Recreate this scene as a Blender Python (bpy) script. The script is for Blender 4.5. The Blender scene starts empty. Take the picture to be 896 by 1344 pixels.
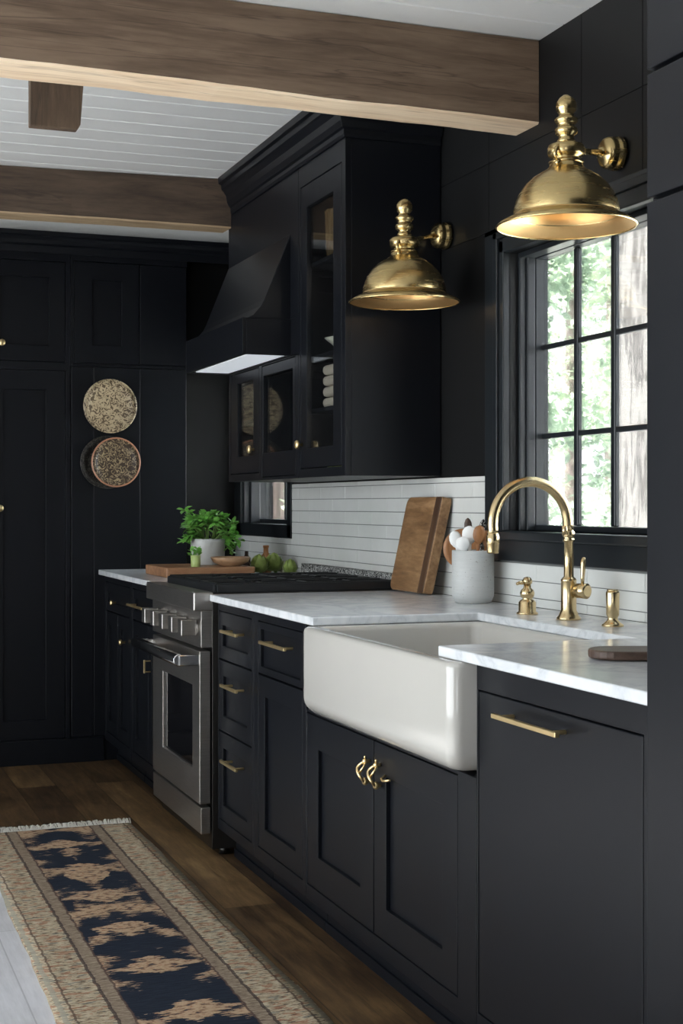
import bpy, math, random
from mathutils import Vector, Matrix, noise
random.seed(7)
SC = bpy.context.scene
COL = SC.collection
PI = math.pi

# ------------------------------------------------------------------ materials
def nmat(name):
    m = bpy.data.materials.new(name); m.use_nodes = True
    nt = m.node_tree
    b = nt.nodes['Principled BSDF']
    return m, nt, b
def L(nt, a, b): nt.links.new(a, b)
def coords(nt, scale=(1, 1, 1), rot=(0, 0, 0), loc=(0, 0, 0), kind='Object'):
    tc = nt.nodes.new('ShaderNodeTexCoord'); mp = nt.nodes.new('ShaderNodeMapping')
    mp.inputs['Scale'].default_value = scale; mp.inputs['Rotation'].default_value = rot; mp.inputs['Location'].default_value = loc
    L(nt, tc.outputs[kind], mp.inputs['Vector']); return mp.outputs['Vector']
def nz(nt, vec, scale, detail=4, rough=.55, dist=0):
    n = nt.nodes.new('ShaderNodeTexNoise'); n.inputs['Scale'].default_value = scale
    n.inputs['Detail'].default_value = detail; n.inputs['Roughness'].default_value = rough
    n.inputs['Distortion'].default_value = dist
    if vec is not None: L(nt, vec, n.inputs['Vector'])
    return n.outputs['Fac']
def ramp(nt, fac, stops, interp='LINEAR'):
    r = nt.nodes.new('ShaderNodeValToRGB'); cr = r.color_ramp; cr.interpolation = interp
    while len(cr.elements) > 1: cr.elements.remove(cr.elements[-1])
    cr.elements[0].position = stops[0][0]; cr.elements[0].color = (*stops[0][1], 1)
    for p, c in stops[1:]:
        e = cr.elements.new(p); e.color = (*c, 1)
    L(nt, fac, r.inputs['Fac']); return r.outputs['Color']
def mixc(nt, fac, a, b, mode='MIX'):
    m = nt.nodes.new('ShaderNodeMix'); m.data_type = 'RGBA'; m.blend_type = mode
    for s, v in ((m.inputs['Factor'], fac), (m.inputs['A'], a), (m.inputs['B'], b)):
        pass
    ins = [i for i in m.inputs if i.enabled]
    for s, v in zip(ins, (fac, a, b)):
        if isinstance(v, (int, float)): s.default_value = v
        elif isinstance(v, tuple): s.default_value = (*v, 1)
        else: L(nt, v, s)
    return [o for o in m.outputs if o.enabled][0]
def mth(nt, op, a, b=0.0, c=None, clamp=False):
    m = nt.nodes.new('ShaderNodeMath'); m.operation = op; m.use_clamp = clamp
    vals = (a, b) if c is None else (a, b, c)
    for i, v in enumerate(vals):
        if isinstance(v, (int, float)): m.inputs[i].default_value = v
        else: L(nt, v, m.inputs[i])
    return m.outputs[0]
def bump(nt, b, h, strength=.3, dist=.002):
    n = nt.nodes.new('ShaderNodeBump'); n.inputs['Strength'].default_value = strength
    n.inputs['Distance'].default_value = dist
    L(nt, h, n.inputs['Height']); L(nt, n.outputs[0], b.inputs['Normal'])

def plain(name, col, rough=.5, metal=0, coat=0, bmp=0, bscale=40, var=0, spec=None):
    m, nt, b = nmat(name)
    b.inputs['Base Color'].default_value = (*col, 1)
    b.inputs['Roughness'].default_value = rough; b.inputs['Metallic'].default_value = metal
    if coat: b.inputs['Coat Weight'].default_value = coat; b.inputs['Coat Roughness'].default_value = .1
    if spec is not None: b.inputs['Specular IOR Level'].default_value = spec
    v = coords(nt)
    f = nz(nt, v, bscale, 3)
    if var:
        L(nt, mixc(nt, f, tuple(max(0, c * (1 - var)) for c in col), tuple(min(1, c * (1 + var)) for c in col)), b.inputs['Base Color'])
    if bmp: bump(nt, b, f, bmp, .001)
    return m

M = {}
M['paint'] = plain('black_cabinet_paint', (.0042, .0051, .0075), .37, bmp=.04, bscale=300, var=.08, spec=.28)
M['paint_wall'] = plain('black_wall_paint', (.0048, .005, .0053), .48, bmp=.05, bscale=200, var=.1, spec=.3)
M['window_paint'] = plain('window_black_paint', (.010, .0125, .015), .33, bmp=.03, bscale=200, var=.08)
M['dark'] = plain('shadow_gap_black', (.004, .004, .004), .8)
M['grey_wall'] = plain('charcoal_plaster', (.10, .10, .105), .7, bmp=.05, bscale=60, var=.02)
M['white_wall'] = plain('white_plaster', (.72, .72, .70), .7, bmp=.05, bscale=60, var=.02)
M['ceiling'] = plain('white_ceiling_paint', (.78, .79, .78), .45, bmp=.04, bscale=80, var=.02)
M['fireclay'] = plain('fireclay', (.52, .50, .46), .16, coat=.5, var=.03, bscale=5)
M['iron'] = plain('cast_iron', (.012, .013, .015), .38, bmp=.1, bscale=300)
M['black_glass'] = plain('black_glass', (.004, .004, .005), .06)
M['steel_dark'] = plain('dark_steel', (.09, .085, .08), .35, metal=1, var=.2, bscale=8)
M['leaf'] = plain('leaf_green', (.19, .46, .09), .4, var=.45, bscale=30)
M['stem'] = plain('stem_green', (.13, .22, .05), .5, var=.2)
M['pot'] = plain('pot_glaze', (.50, .51, .49), .35, var=.08, bscale=25)
M['soil'] = plain('soil', (.03, .02, .012), .9, bmp=.5, bscale=80)
M['artichoke'] = plain('artichoke_green', (.26, .34, .09), .4, var=.4, bscale=40)
M['linen'] = plain('folded_linen', (.42, .36, .28), .85, bmp=.3, bscale=250, var=.1)
M['cream'] = plain('cream_ceramic', (.55, .53, .42), .35, var=.05)
M['green_cup'] = plain('pale_green_glaze', (.48, .60, .22), .3, var=.2)
M['paper'] = plain('white_utensil', (.85, .85, .83), .5, var=.03)
M['fringe'] = plain('cream_cotton', (.55, .53, .47), .9, bmp=.3, bscale=200, var=.15)
M['ground'] = plain('outdoor_ground', (.62, .62, .58), .9, var=.3, bscale=2)
M['chrome'] = plain('mirror_chrome', (.8, .8, .8), .12, metal=1)

def brass(name, col, rough, brush=(1, 1, 1)):
    m, nt, b = nmat(name)
    b.inputs['Metallic'].default_value = 1
    v = coords(nt, (1, 1, 1)); f = nz(nt, v, 14, 5, .6)
    L(nt, mixc(nt, f, tuple(c * .86 for c in col), tuple(min(1, c * 1.08) for c in col)), b.inputs['Base Color'])
    v2 = coords(nt, (1, 1, 9)); f2 = nz(nt, v2, 10, 3)
    L(nt, mth(nt, 'MULTIPLY_ADD', f2, .05, rough - .025), b.inputs['Roughness'])
    bump(nt, b, f2, .02, .0004)
    return m
M['brass'] = brass('aged_brass', (.68, .51, .24), .27)
M['gold'] = brass('polished_brass', (.95, .72, .38), .36)
M['lining'] = brass('brushed_gold_lining', (.86, .56, .25), .48)
M['faucet'] = brass('satin_brass', (.68, .53, .30), .25)

def steel():
    m, nt, b = nmat('brushed_stainless')
    b.inputs['Metallic'].default_value = 1
    v = coords(nt, (2, 2, 90)); f = nz(nt, v, 6, 4, .6)
    L(nt, ramp(nt, f, [(.3, (.40, .38, .355)), (.7, (.54, .515, .485))]), b.inputs['Base Color'])
    L(nt, mth(nt, 'MULTIPLY_ADD', f, .15, .26), b.inputs['Roughness'])
    bump(nt, b, f, .08, .0005)
    return m
M['steel'] = steel()

def marble():
    m, nt, b = nmat('white_marble')
    v = coords(nt, (1, 1, 1), (0, 0, .5))
    w = nz(nt, v, 2.6, 8, .62, 1.6)
    vein = mth(nt, 'ABSOLUTE', mth(nt, 'SUBTRACT', w, .5))
    c1 = ramp(nt, vein, [(0, (.56, .58, .60)), (.02, (.64, .66, .68)), (.09, (.74, .75, .76)), (.3, (.79, .80, .805))])
    f = nz(nt, v, 9, 6, .6)
    c = mixc(nt, ramp(nt, f, [(.40, (0, 0, 0)), (.75, (.4, .4, .4))]), c1, (.58, .61, .63))
    L(nt, c, b.inputs['Base Color'])
    b.inputs['Roughness'].default_value = .2
    bump(nt, b, f, .02, .0005)
    return m
M['marble'] = marble()

def tile():
    m, nt, b = nmat('glazed_white_tile')
    v = coords(nt)
    f = nz(nt, v, 5, 3); f2 = nz(nt, v, 28, 2)
    L(nt, mixc(nt, f, (.55, .56, .53), (.68, .69, .67)), b.inputs['Base Color'])
    b.inputs['Roughness'].default_value = .16
    bump(nt, b, f2, .12, .003)
    return m
M['tile'] = tile()
M['grout'] = plain('grey_grout', (.16, .165, .16), .9)

def wood(name, axis, cols, stretch=14, scale=1.5, rough=.6, knots=False, cracks=True, bmp=.4, crackcol=(.02, .012, .008), crk=.45):
    m, nt, b = nmat(name)
    s = [stretch] * 3; s[axis] = 1.0
    v = coords(nt, tuple(s))
    vo = coords(nt)
    base = nz(nt, v, scale, 7, .62, .6)
    fine = nz(nt, v, scale * 5, 5, .6)
    big = nz(nt, vo, 2.2, 3)
    f = mth(nt, 'ADD', mth(nt, 'MULTIPLY', base, .6), mth(nt, 'MULTIPLY', fine, .25))
    f = mth(nt, 'ADD', f, mth(nt, 'MULTIPLY', big, .2))
    c = ramp(nt, f, [(.36, cols[0]), (.5, cols[1]), (.64, cols[2])])
    if cracks:
        s2 = [stretch * 1.6] * 3; s2[axis] = .7
        w = nz(nt, coords(nt, tuple(s2), (0, 0, 0), (3, 5, 1)), 1.1, 4, .5, .5)
        cr = mth(nt, 'ABSOLUTE', mth(nt, 'SUBTRACT', w, .5))
        k = ramp(nt, cr, [(0, (1, 1, 1)), (.006, (.6, .6, .6)), (.014, (0, 0, 0))])
        c = mixc(nt, mth(nt, 'MULTIPLY', k, crk), c, crackcol)
    if knots:
        s3 = [3.2] * 3; s3[axis] = 1.9
        vr = nt.nodes.new('ShaderNodeTexVoronoi'); vr.inputs['Scale'].default_value = 1.15
        L(nt, coords(nt, tuple(s3), (0, 0, 0), (.35, .2, .45)), vr.inputs['Vector'])
        k = ramp(nt, vr.outputs['Distance'], [(0, (1, 1, 1)), (.045, (.95, .95, .95)), (.075, (.35, .35, .35)), (.12, (0, 0, 0))])
        c = mixc(nt, mth(nt, 'MULTIPLY', k, .85), c, (.025, .016, .011))
    L(nt, c, b.inputs['Base Color'])
    b.inputs['Roughness'].default_value = rough
    bump(nt, b, f, bmp, .004)
    return m
M['beam'] = wood('weathered_beam', 0, [(.085, .054, .034), (.145, .094, .060), (.215, .145, .096)], 10, 1.6, .75, True)
M['beam_far'] = wood('dark_weathered_beam', 0, [(.035, .022, .014), (.065, .042, .027), (.10, .067, .044)], 10, 1.6, .75, True)
M['beam_far_under_lit'] = wood('tan_lit_beam_underside', 0, [(.26, .18, .10), (.37, .26, .15), (.46, .34, .21)], 12, 1.6, .7, False)  # far beam's underside: tan wood with bounce light put into its colour
M['beam_under_lit'] = wood('lit_beam_underside', 0, [(.56, .40, .25), (.74, .56, .38), (.86, .70, .51)], 12, 1.6, .7, False, True, .3, (.30, .2, .12))  # blond underside wood, lightened further by painted-in bounce light
M['beam_dark'] = wood('dark_beam_block', 2, [(.05, .03, .018), (.095, .06, .037), (.14, .09, .055)], 8, 2.2, .75, False)
M['board'] = wood('cutting_board_wood', 1, [(.085, .040, .015), (.20, .105, .044), (.34, .20, .095)], 6, 3, .5, False, False, .1)
M['board_strip'] = wood('dark_board_strip', 2, [(.025, .012, .006), (.055, .026, .012), (.09, .045, .020)], 6, 3, .5, False, False, .1)
M['board_flat'] = wood('serving_board_wood', 0, [(.17, .075, .035), (.30, .145, .07), (.42, .23, .12)], 8, 3, .5, False, False, .1)
M['bowl_wood'] = wood('bowl_wood', 0, [(.27, .15, .075), (.40, .24, .13), (.5, .32, .19)], 5, 4, .45, False, False, .1)
M['walnut'] = wood('walnut', 0, [(.035, .019, .013), (.07, .04, .027), (.11, .065, .045)], 8, 4, .5, False, False, .15)
M['utensil'] = wood('utensil_wood', 2, [(.16, .06, .02), (.32, .14, .05), (.46, .22, .09)], 6, 5, .45, False, False, .1)

def floor_mat():
    m, nt, b = nmat('oak_floor_planks')
    v = coords(nt, (1, 1, 1), (0, 0, PI / 2), (0, .04, 0))
    br = nt.nodes.new('ShaderNodeTexBrick')
    L(nt, v, br.inputs['Vector'])
    br.inputs['Scale'].default_value = 1; br.inputs['Brick Width'].default_value = 2.1
    br.inputs['Row Height'].default_value = .17; br.inputs['Mortar Size'].default_value = .0022
    br.inputs['Mortar Smooth'].default_value = .2; br.offset = .37
    br.inputs['Color1'].default_value = (0, 0, 0, 1); br.inputs['Color2'].default_value = (1, 1, 1, 1)
    br.inputs['Mortar'].default_value = (.5, .5, .5, 1)
    g = coords(nt, (11, 1, 1)); go = coords(nt)
    f = nz(nt, g, 3, 7, .62, .5); f2 = nz(nt, g, 14, 4, .6); f3 = nz(nt, go, 3.5, 5, .65, .5)
    k = mth(nt, 'ADD', mth(nt, 'MULTIPLY', f, .45), mth(nt, 'MULTIPLY', f2, .2))
    k = mth(nt, 'ADD', k, mth(nt, 'MULTIPLY', f3, .32))
    k = mth(nt, 'ADD', k, mth(nt, 'MULTIPLY', mth(nt, 'SUBTRACT', br.outputs['Color'], .5), .17))
    c = ramp(nt, k, [(.34, (.022, .011, .005)), (.45, (.070, .039, .017)), (.57, (.15, .088, .038)), (.70, (.28, .175, .08))])
    c = mixc(nt, mth(nt, 'MULTIPLY', br.outputs['Fac'], .75), c, (.012, .007, .004))
    # pale limewashed boards on the far side of the runner
    cp = ramp(nt, k, [(.34, (.50, .49, .50)), (.55, (.66, .65, .67)), (.7, (.74, .73, .75))])
    cp = mixc(nt, mth(nt, 'MULTIPLY', br.outputs['Fac'], .4), cp, (.2, .19, .19))
    sx = nt.nodes.new('ShaderNodeSeparateXYZ'); L(nt, go, sx.inputs[0])
    sel = mth(nt, 'LESS_THAN', sx.outputs['X'], -1.42)
    L(nt, mixc(nt, sel, c, cp), b.inputs['Base Color'])
    b.inputs['Roughness'].default_value = .45
    bump(nt, b, mth(nt, 'SUBTRACT', k, mth(nt, 'MULTIPLY', br.outputs['Fac'], .6)), .25, .004)
    return m
M['floor'] = floor_mat()

def rug_mat():
    m, nt, b = nmat('woven_runner')
    tc = coords(nt)                                   # x across (centre 0), y along
    sx = nt.nodes.new('ShaderNodeSeparateXYZ'); L(nt, tc, sx.inputs[0])
    ax = mth(nt, 'ABSOLUTE', sx.outputs['X'])
    streak = nz(nt, coords(nt, (10, 100, 1)), 1.6, 5, .65)          # weft streaks
    wob = nz(nt, coords(nt, (3, 14, 1)), 2, 4, .6)
    axw = mth(nt, 'ADD', ax, mth(nt, 'MULTIPLY', mth(nt, 'SUBTRACT', wob, .5), .018))
    # mirrored medallion field
    cb = nt.nodes.new('ShaderNodeCombineXYZ')
    L(nt, mth(nt, 'ADD', ax, mth(nt, 'MULTIPLY', mth(nt, 'SUBTRACT', streak, .5), .05)), cb.inputs[0])
    L(nt, sx.outputs['Y'], cb.inputs[1])
    mp = nt.nodes.new('ShaderNodeMapping'); mp.inputs['Scale'].default_value = (5.5, 5.2, 1); mp.inputs['Location'].default_value = (.4, 2.2, 0)
    L(nt, cb.outputs[0], mp.inputs[0])
    med = nz(nt, mp.outputs[0], 1.0, 2.5, .55, .35)
    # lozenges along the centre
    yy = mth(nt, 'MULTIPLY', sx.outputs['Y'], 1 / .36)
    saw = mth(nt, 'ABSOLUTE', mth(nt, 'SUBTRACT', mth(nt, 'FRACT', mth(nt, 'ADD', yy, 10.15)), .5))   # 0 at centre .. .5
    loz = mth(nt, 'ADD', mth(nt, 'MULTIPLY', ax, 3.0), mth(nt, 'MULTIPLY', saw, 1.6))
    loz = mth(nt, 'ADD', loz, mth(nt, 'MULTIPLY', mth(nt, 'SUBTRACT', wob, .5), .9))
    lz = mth(nt, 'LESS_THAN', loz, .33)
    tanm = mth(nt, 'GREATER_THAN', mth(nt, 'ADD', med, mth(nt, 'MULTIPLY', mth(nt, 'SUBTRACT', streak, .5), .42)), .54)
    tanm = mth(nt, 'MAXIMUM', tanm, lz)
    small = nz(nt, coords(nt, (22, 42, 1)), 1.5, 3, .6)
    tan = ramp(nt, small, [(.34, (.04, .04, .055)), (.41, (.24, .14, .09)), (.47, (.46, .30, .19)), (.57, (.56, .41, .27)), (.66, (.40, .20, .12))])
    navy = ramp(nt, streak, [(.3, (.012, .015, .025)), (.6, (.024, .032, .050)), (.8, (.06, .067, .08))])
    field = mixc(nt, tanm, navy, tan)
    # borders
    smb = nz(nt, coords(nt, (20, 85, 1), (0, 0, 0), (5, 3, 0)), 1.7, 4, .7)
    smb2 = nz(nt, coords(nt, (12, 26, 1), (0, 0, 0), (1, 8, 0)), 1.5, 3, .6)
    bord = ramp(nt, smb, [(.36, (.045, .04, .045)), (.42, (.17, .12, .085)), (.47, (.42, .33, .22)), (.56, (.60, .51, .37)), (.68, (.50, .40, .30))])
    bord = mixc(nt, mth(nt, 'MULTIPLY', mth(nt, 'GREATER_THAN', smb2, .56), .55), bord, (.36, .14, .08))
    bord = mixc(nt, mth(nt, 'MULTIPLY', mth(nt, 'LESS_THAN', smb2, .40), .5), bord, (.09, .13, .14))
    guard = ramp(nt, smb, [(.32, (.10, .06, .05)), (.45, (.24, .18, .13)), (.65, (.42, .34, .25))])
    c = mixc(nt, mth(nt, 'GREATER_THAN', axw, .136), field, guard)
    c = mixc(nt, mth(nt, 'GREATER_THAN', axw, .176), c, bord)
    def line(c, pos, w, col):
        d = mth(nt, 'ABSOLUTE', mth(nt, 'SUBTRACT', axw, pos))
        return mixc(nt, mth(nt, 'MULTIPLY', mth(nt, 'LESS_THAN', d, w), .8), c, col)
    c = line(c, .136, .003, (.10, .06, .05)); c = line(c, .176, .0045, (.05, .035, .035)); c = line(c, .268, .003, (.12, .08, .06))
    c = line(c, .292, .007, (.30, .28, .22))
    c = mixc(nt, mth(nt, 'MULTIPLY', streak, .35), c, (.30, .26, .2), 'MULTIPLY')
    L(nt, c, b.inputs['Base Color'])
    b.inputs['Roughness'].default_value = .95
    b.inputs['Specular IOR Level'].default_value = .15
    bump(nt, b, mth(nt, 'ADD', streak, smb), .5, .003)
    return m
M['rug'] = rug_mat()

def plate_mat(name, light, dark, copper, thr):
    m, nt, b = nmat(name)
    v = coords(nt)
    w = nz(nt, v, 52, 2, .5, 1.0)
    ln = mth(nt, 'ABSOLUTE', mth(nt, 'SUBTRACT', w, .5))
    c = ramp(nt, ln, [(0, light), (thr * .6, light), (thr, dark)])
    L(nt, c, b.inputs['Base Color']); b.inputs['Roughness'].default_value = .35
    bump(nt, b, ln, .4, .003)
    return m
M['plate_a'] = plate_mat('speckled_tan_glaze', (.46, .37, .24), (.10, .07, .04), None, .09)
M['plate_b'] = plate_mat('carved_brown_glaze', (.38, .30, .18), (.045, .028, .018), None, .038)
M['plate_c'] = plate_mat('dark_woven_rim', (.07, .065, .055), (.012, .011, .01), None, .05)
M['copper'] = plain('copper_rim_glaze', (.42, .20, .12), .35, var=.2, bscale=30)

def speckle():
    m, nt, b = nmat('speckled_stoneware')
    v = coords(nt); f = nz(nt, v, 160, 2, .6); g = nz(nt, coords(nt, (1, 1, 8)), 20, 3)
    c = mixc(nt, g, (.44, .45, .44), (.54, .55, .54))
    c = mixc(nt, mth(nt, 'GREATER_THAN', f, .68), c, (.30, .29, .27))
    L(nt, c, b.inputs['Base Color']); b.inputs['Roughness'].default_value = .5
    bump(nt, b, g, .1, .002); return m
M['stoneware'] = speckle()

def glass_mat(name, tint=(1, 1, 1), refl=.1, body=0.0):
    m, nt, b = nmat(name)
    nt.nodes.remove(b)
    out = nt.nodes['Material Output']
    tr = nt.nodes.new('ShaderNodeBsdfTransparent'); tr.inputs[0].default_value = (*tint, 1)
    gl = nt.nodes.new('ShaderNodeBsdfGlossy'); gl.inputs['Roughness'].default_value = .03
    fr = nt.nodes.new('ShaderNodeFresnel'); fr.inputs[0].default_value = 1.45
    mx = nt.nodes.new('ShaderNodeMixShader')
    L(nt, mth(nt, 'MULTIPLY', fr.outputs[0], refl, clamp=True), mx.inputs[0]); L(nt, tr.outputs[0], mx.inputs[1]); L(nt, gl.outputs[0], mx.inputs[2])
    L(nt, mx.outputs[0], out.inputs[0]); return m
M['glass'] = glass_mat('window_glass', (.97, .98, .98), .8)
M['cab_glass'] = glass_mat('cabinet_glass', (.9, .92, .93), .38)
def realglass(name, col, rough=.05):
    m, nt, b = nmat(name)
    b.inputs['Base Color'].default_value = (*col, 1); b.inputs['Transmission Weight'].default_value = .85
    b.inputs['Roughness'].default_value = rough; b.inputs['IOR'].default_value = 1.3
    f = nz(nt, coords(nt, (30, 30, 1)), 3, 2)
    bump(nt, b, f, .4, .003); return m
def lens():  # glow material for the added panel under the hood, not a lamp lens
    m, nt, b = nmat('added_hood_glow'); b.inputs['Base Color'].default_value = (.7, .72, .74, 1); b.inputs['Roughness'].default_value = .5
    b.inputs['Emission Color'].default_value = (.85, .92, 1, 1); b.inputs['Emission Strength'].default_value = .28; return m
M['lens'] = lens()  # glowing material for a panel added to brighten the hood underside
M['amber'] = realglass('amber_glass', (.62, .42, .2), .1)

def bark():
    m, nt, b = nmat('pale_bark')
    v = coords(nt, (1, 1, .14)); f = nz(nt, v, 8, 6, .6, .5); g = nz(nt, v, 30, 4)
    ln = mth(nt, 'ABSOLUTE', mth(nt, 'SUBTRACT', f, .5))
    c = ramp(nt, ln, [(0, (.010, .009, .009)), (.018, (.05, .047, .045)), (.05, (.16, .155, .15))])
    L(nt, mixc(nt, mth(nt, 'MULTIPLY', g, .5), c, (.11, .105, .10)), b.inputs['Base Color'])
    b.inputs['Roughness'].default_value = .95
    bump(nt, b, mth(nt, 'ADD', ln, mth(nt, 'MULTIPLY', g, .1)), .8, .05)
    return m
M['bark'] = bark()
M['bark_dark'] = plain('brown_bark', (.10, .075, .068), .95, bmp=.6, bscale=15, var=.4)
def leafout(name, c1, c2):
    m, nt, b = nmat(name)
    f = nz(nt, coords(nt), 1.3, 4)
    L(nt, mixc(nt, f, c1, c2), b.inputs['Base Color']); b.inputs['Roughness'].default_value = .7
    b.inputs['Transmission Weight'].default_value = 0
    return m
M['leaves_a'] = leafout('outdoor_leaves_pale', (.34, .46, .30), (.55, .64, .46))
M['leaves_b'] = leafout('outdoor_leaves_deep', (.20, .31, .22), (.38, .47, .35))

def woven():
    m, nt, b = nmat('black_white_woven')
    v = coords(nt, (1, 1, 1.0))
    f = nz(nt, v, 60, 2, .5, 1.5)
    ln = mth(nt, 'ABSOLUTE', mth(nt, 'SUBTRACT', f, .5))
    L(nt, ramp(nt, ln, [(0, (.55, .55, .52)), (.035, (.45, .45, .43)), (.06, (.012, .012, .012))]), b.inputs['Base Color'])
    b.inputs['Roughness'].default_value = .8; bump(nt, b, f, .3, .002); return m
M['woven'] = woven()

# ------------------------------------------------------------------ mesh builder
class MB:
    def __init__(s): s.v = []; s.f = []; s.mi = []; s.sm = []
    def add(s, vs, fs, mi=0, smooth=False):
        o = len(s.v); s.v += [tuple(p) for p in vs]
        for f in fs: s.f.append([i + o for i in f]); s.mi.append(mi); s.sm.append(smooth)
        return s
    def box(s, x0, x1, y0, y1, z0, z1, mi=0):
        x0, x1 = sorted((x0, x1)); y0, y1 = sorted((y0, y1)); z0, z1 = sorted((z0, z1))
        v = [(x0, y0, z0), (x1, y0, z0), (x1, y1, z0), (x0, y1, z0), (x0, y0, z1), (x1, y0, z1), (x1, y1, z1), (x0, y1, z1)]
        return s.add(v, [(0, 3, 2, 1), (4, 5, 6, 7), (0, 1, 5, 4), (1, 2, 6, 5), (2, 3, 7, 6), (3, 0, 4, 7)], mi)
    def lathe(s, prof, o=(0, 0, 0), seg=32, axis='z', mi=0, mat=None, caps=True):
        vs = []; fs = []; n = len(prof)
        for i in range(seg):
            a = 2 * PI * i / seg; ca, sa = math.cos(a), math.sin(a)
            for r, h in prof:
                p = {'z': (r * ca, r * sa, h), 'x': (h, r * ca, r * sa), 'y': (r * sa, h, r * ca)}[axis]
                if mat is not None: p = mat @ Vector(p)
                vs.append((p[0] + o[0], p[1] + o[1], p[2] + o[2]))
        for i in range(seg):
            j = (i + 1) % seg
            for k in range(n - 1): fs.append((i * n + k, j * n + k, j * n + k + 1, i * n + k + 1))
        s.add(vs, fs, mi, True)
        if caps:
            b = len(s.v) - len(vs)
            for k in (0, n - 1):
                if prof[k][0] > 1e-5:
                    ids = [b + i * n + k for i in range(seg)]
                    s.f.append(ids if k else ids[::-1]); s.mi.append(mi); s.sm.append(False)
        return s
    def tube(s, pts, r, seg=12, mi=0, cap=True):
        pts = [Vector(p) for p in pts]; n = len(pts); rs = r if isinstance(r, (list, tuple)) else [r] * n
        vs = []; up = None
        for i, p in enumerate(pts):
            t = (pts[min(i + 1, n - 1)] - pts[max(i - 1, 0)]).normalized()
            if up is None: up = Vector((0, 0, 1)) if abs(t.z) < .9 else Vector((1, 0, 0))
            u = (up - t * up.dot(t)).normalized(); up = u; w = t.cross(u)
            for k in range(seg):
                a = 2 * PI * k / seg; vs.append(p + (u * math.cos(a) + w * math.sin(a)) * rs[i])
        fs = []
        for i in range(n - 1):
            for k in range(seg):
                k2 = (k + 1) % seg; fs.append((i * seg + k, i * seg + k2, (i + 1) * seg + k2, (i + 1) * seg + k))
        b = len(s.v); s.add(vs, fs, mi, True)
        if cap:
            s.f.append([b + k for k in range(seg)][::-1]); s.mi.append(mi); s.sm.append(False)
            s.f.append([b + (n - 1) * seg + k for k in range(seg)]); s.mi.append(mi); s.sm.append(False)
        return s
    def prism(s, poly, axis, a, b, mi=0):
        n = len(poly)
        def P(p, t): return {'x': (t, p[0], p[1]), 'y': (p[0], t, p[1]), 'z': (p[0], p[1], t)}[axis]
        vs = [P(p, a) for p in poly] + [P(p, b) for p in poly]
        fs = [list(range(n)), list(range(2 * n - 1, n - 1, -1))] + [(i, i + n, (i + 1) % n + n, (i + 1) % n) for i in range(n)]
        return s.add(vs, fs, mi)
    def sweep(s, path, prof, mi=0):
        """profile (outward offset, z) swept along an xy path with mitred corners; outward = left of travel"""
        P = [Vector(p) for p in path]; n = len(P); m = len(prof); vs = []
        for i in range(n):
            d0 = (P[i] - P[i - 1]).normalized() if i else None
            d1 = (P[i + 1] - P[i]).normalized() if i < n - 1 else None
            nn = [Vector((-d.y, d.x)) for d in (d0, d1) if d is not None]
            if len(nn) == 2:
                b = (nn[0] + nn[1]).normalized(); b /= b.dot(nn[0])
            else: b = nn[0]
            for o, z in prof: vs.append((P[i].x + b.x * o, P[i].y + b.y * o, z))
        fs = []
        for i in range(n - 1):
            for k in range(m):
                k2 = (k + 1) % m; fs.append((i * m + k, (i + 1) * m + k, (i + 1) * m + k2, i * m + k2))
        fs.append(list(range(m))); fs.append([(n - 1) * m + k for k in range(m)][::-1])
        return s.add(vs, fs, mi)
    def ball(s, c, r, seg=16, mi=0, sc=(1, 1, 1)):
        n = seg // 2
        prof = [(max(1e-6, math.sin(PI * k / n)) * r, -math.cos(PI * k / n) * r) for k in range(n + 1)]
        mat = Matrix.Diagonal(Vector(sc)); return s.lathe(prof, c, seg, 'z', mi, mat, False)
    def grid_holes(s, mapf, u0, u1, v0, v1, d0, d1, holes, mi=0):
        """a slab with rectangular holes; mapf(u, v, d)->xyz"""
        us = sorted({u0, u1, *[h[0] for h in holes], *[h[1] for h in holes]}); us = [u for u in us if u0 <= u <= u1]
        vs_ = sorted({v0, v1, *[h[2] for h in holes], *[h[3] for h in holes]}); vs_ = [v for v in vs_ if v0 <= v <= v1]
        nu, nv = len(us) - 1, len(vs_) - 1
        solid = [[not any(h[0] < (us[i] + us[i + 1]) / 2 < h[1] and h[2] < (vs_[j] + vs_[j + 1]) / 2 < h[3] for h in holes) for j in range(nv)] for i in range(nu)]
        idx = {}; V = []; F = []
        def P(i, j, k):
            if (i, j, k) not in idx: idx[(i, j, k)] = len(V); V.append(mapf(us[i], vs_[j], (d0, d1)[k]))
            return idx[(i, j, k)]
        for i in range(nu):
            for j in range(nv):
                if not solid[i][j]: continue
                F.append((P(i, j, 0), P(i + 1, j, 0), P(i + 1, j + 1, 0), P(i, j + 1, 0)))
                F.append((P(i, j, 1), P(i, j + 1, 1), P(i + 1, j + 1, 1), P(i + 1, j, 1)))
                for di, dj, e in ((-1, 0, ((0, 0), (0, 1))), (1, 0, ((1, 1), (1, 0))), (0, -1, ((1, 0), (0, 0))), (0, 1, ((0, 1), (1, 1)))):
                    a, b = i + di, j + dj
                    if 0 <= a < nu and 0 <= b < nv and solid[a][b]: continue
                    (p, q), (r, t) = e
                    F.append((P(i + p, j + q, 0), P(i + r, j + t, 0), P(i + r, j + t, 1), P(i + p, j + q, 1)))
        return s.add(V, F, mi)
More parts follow.
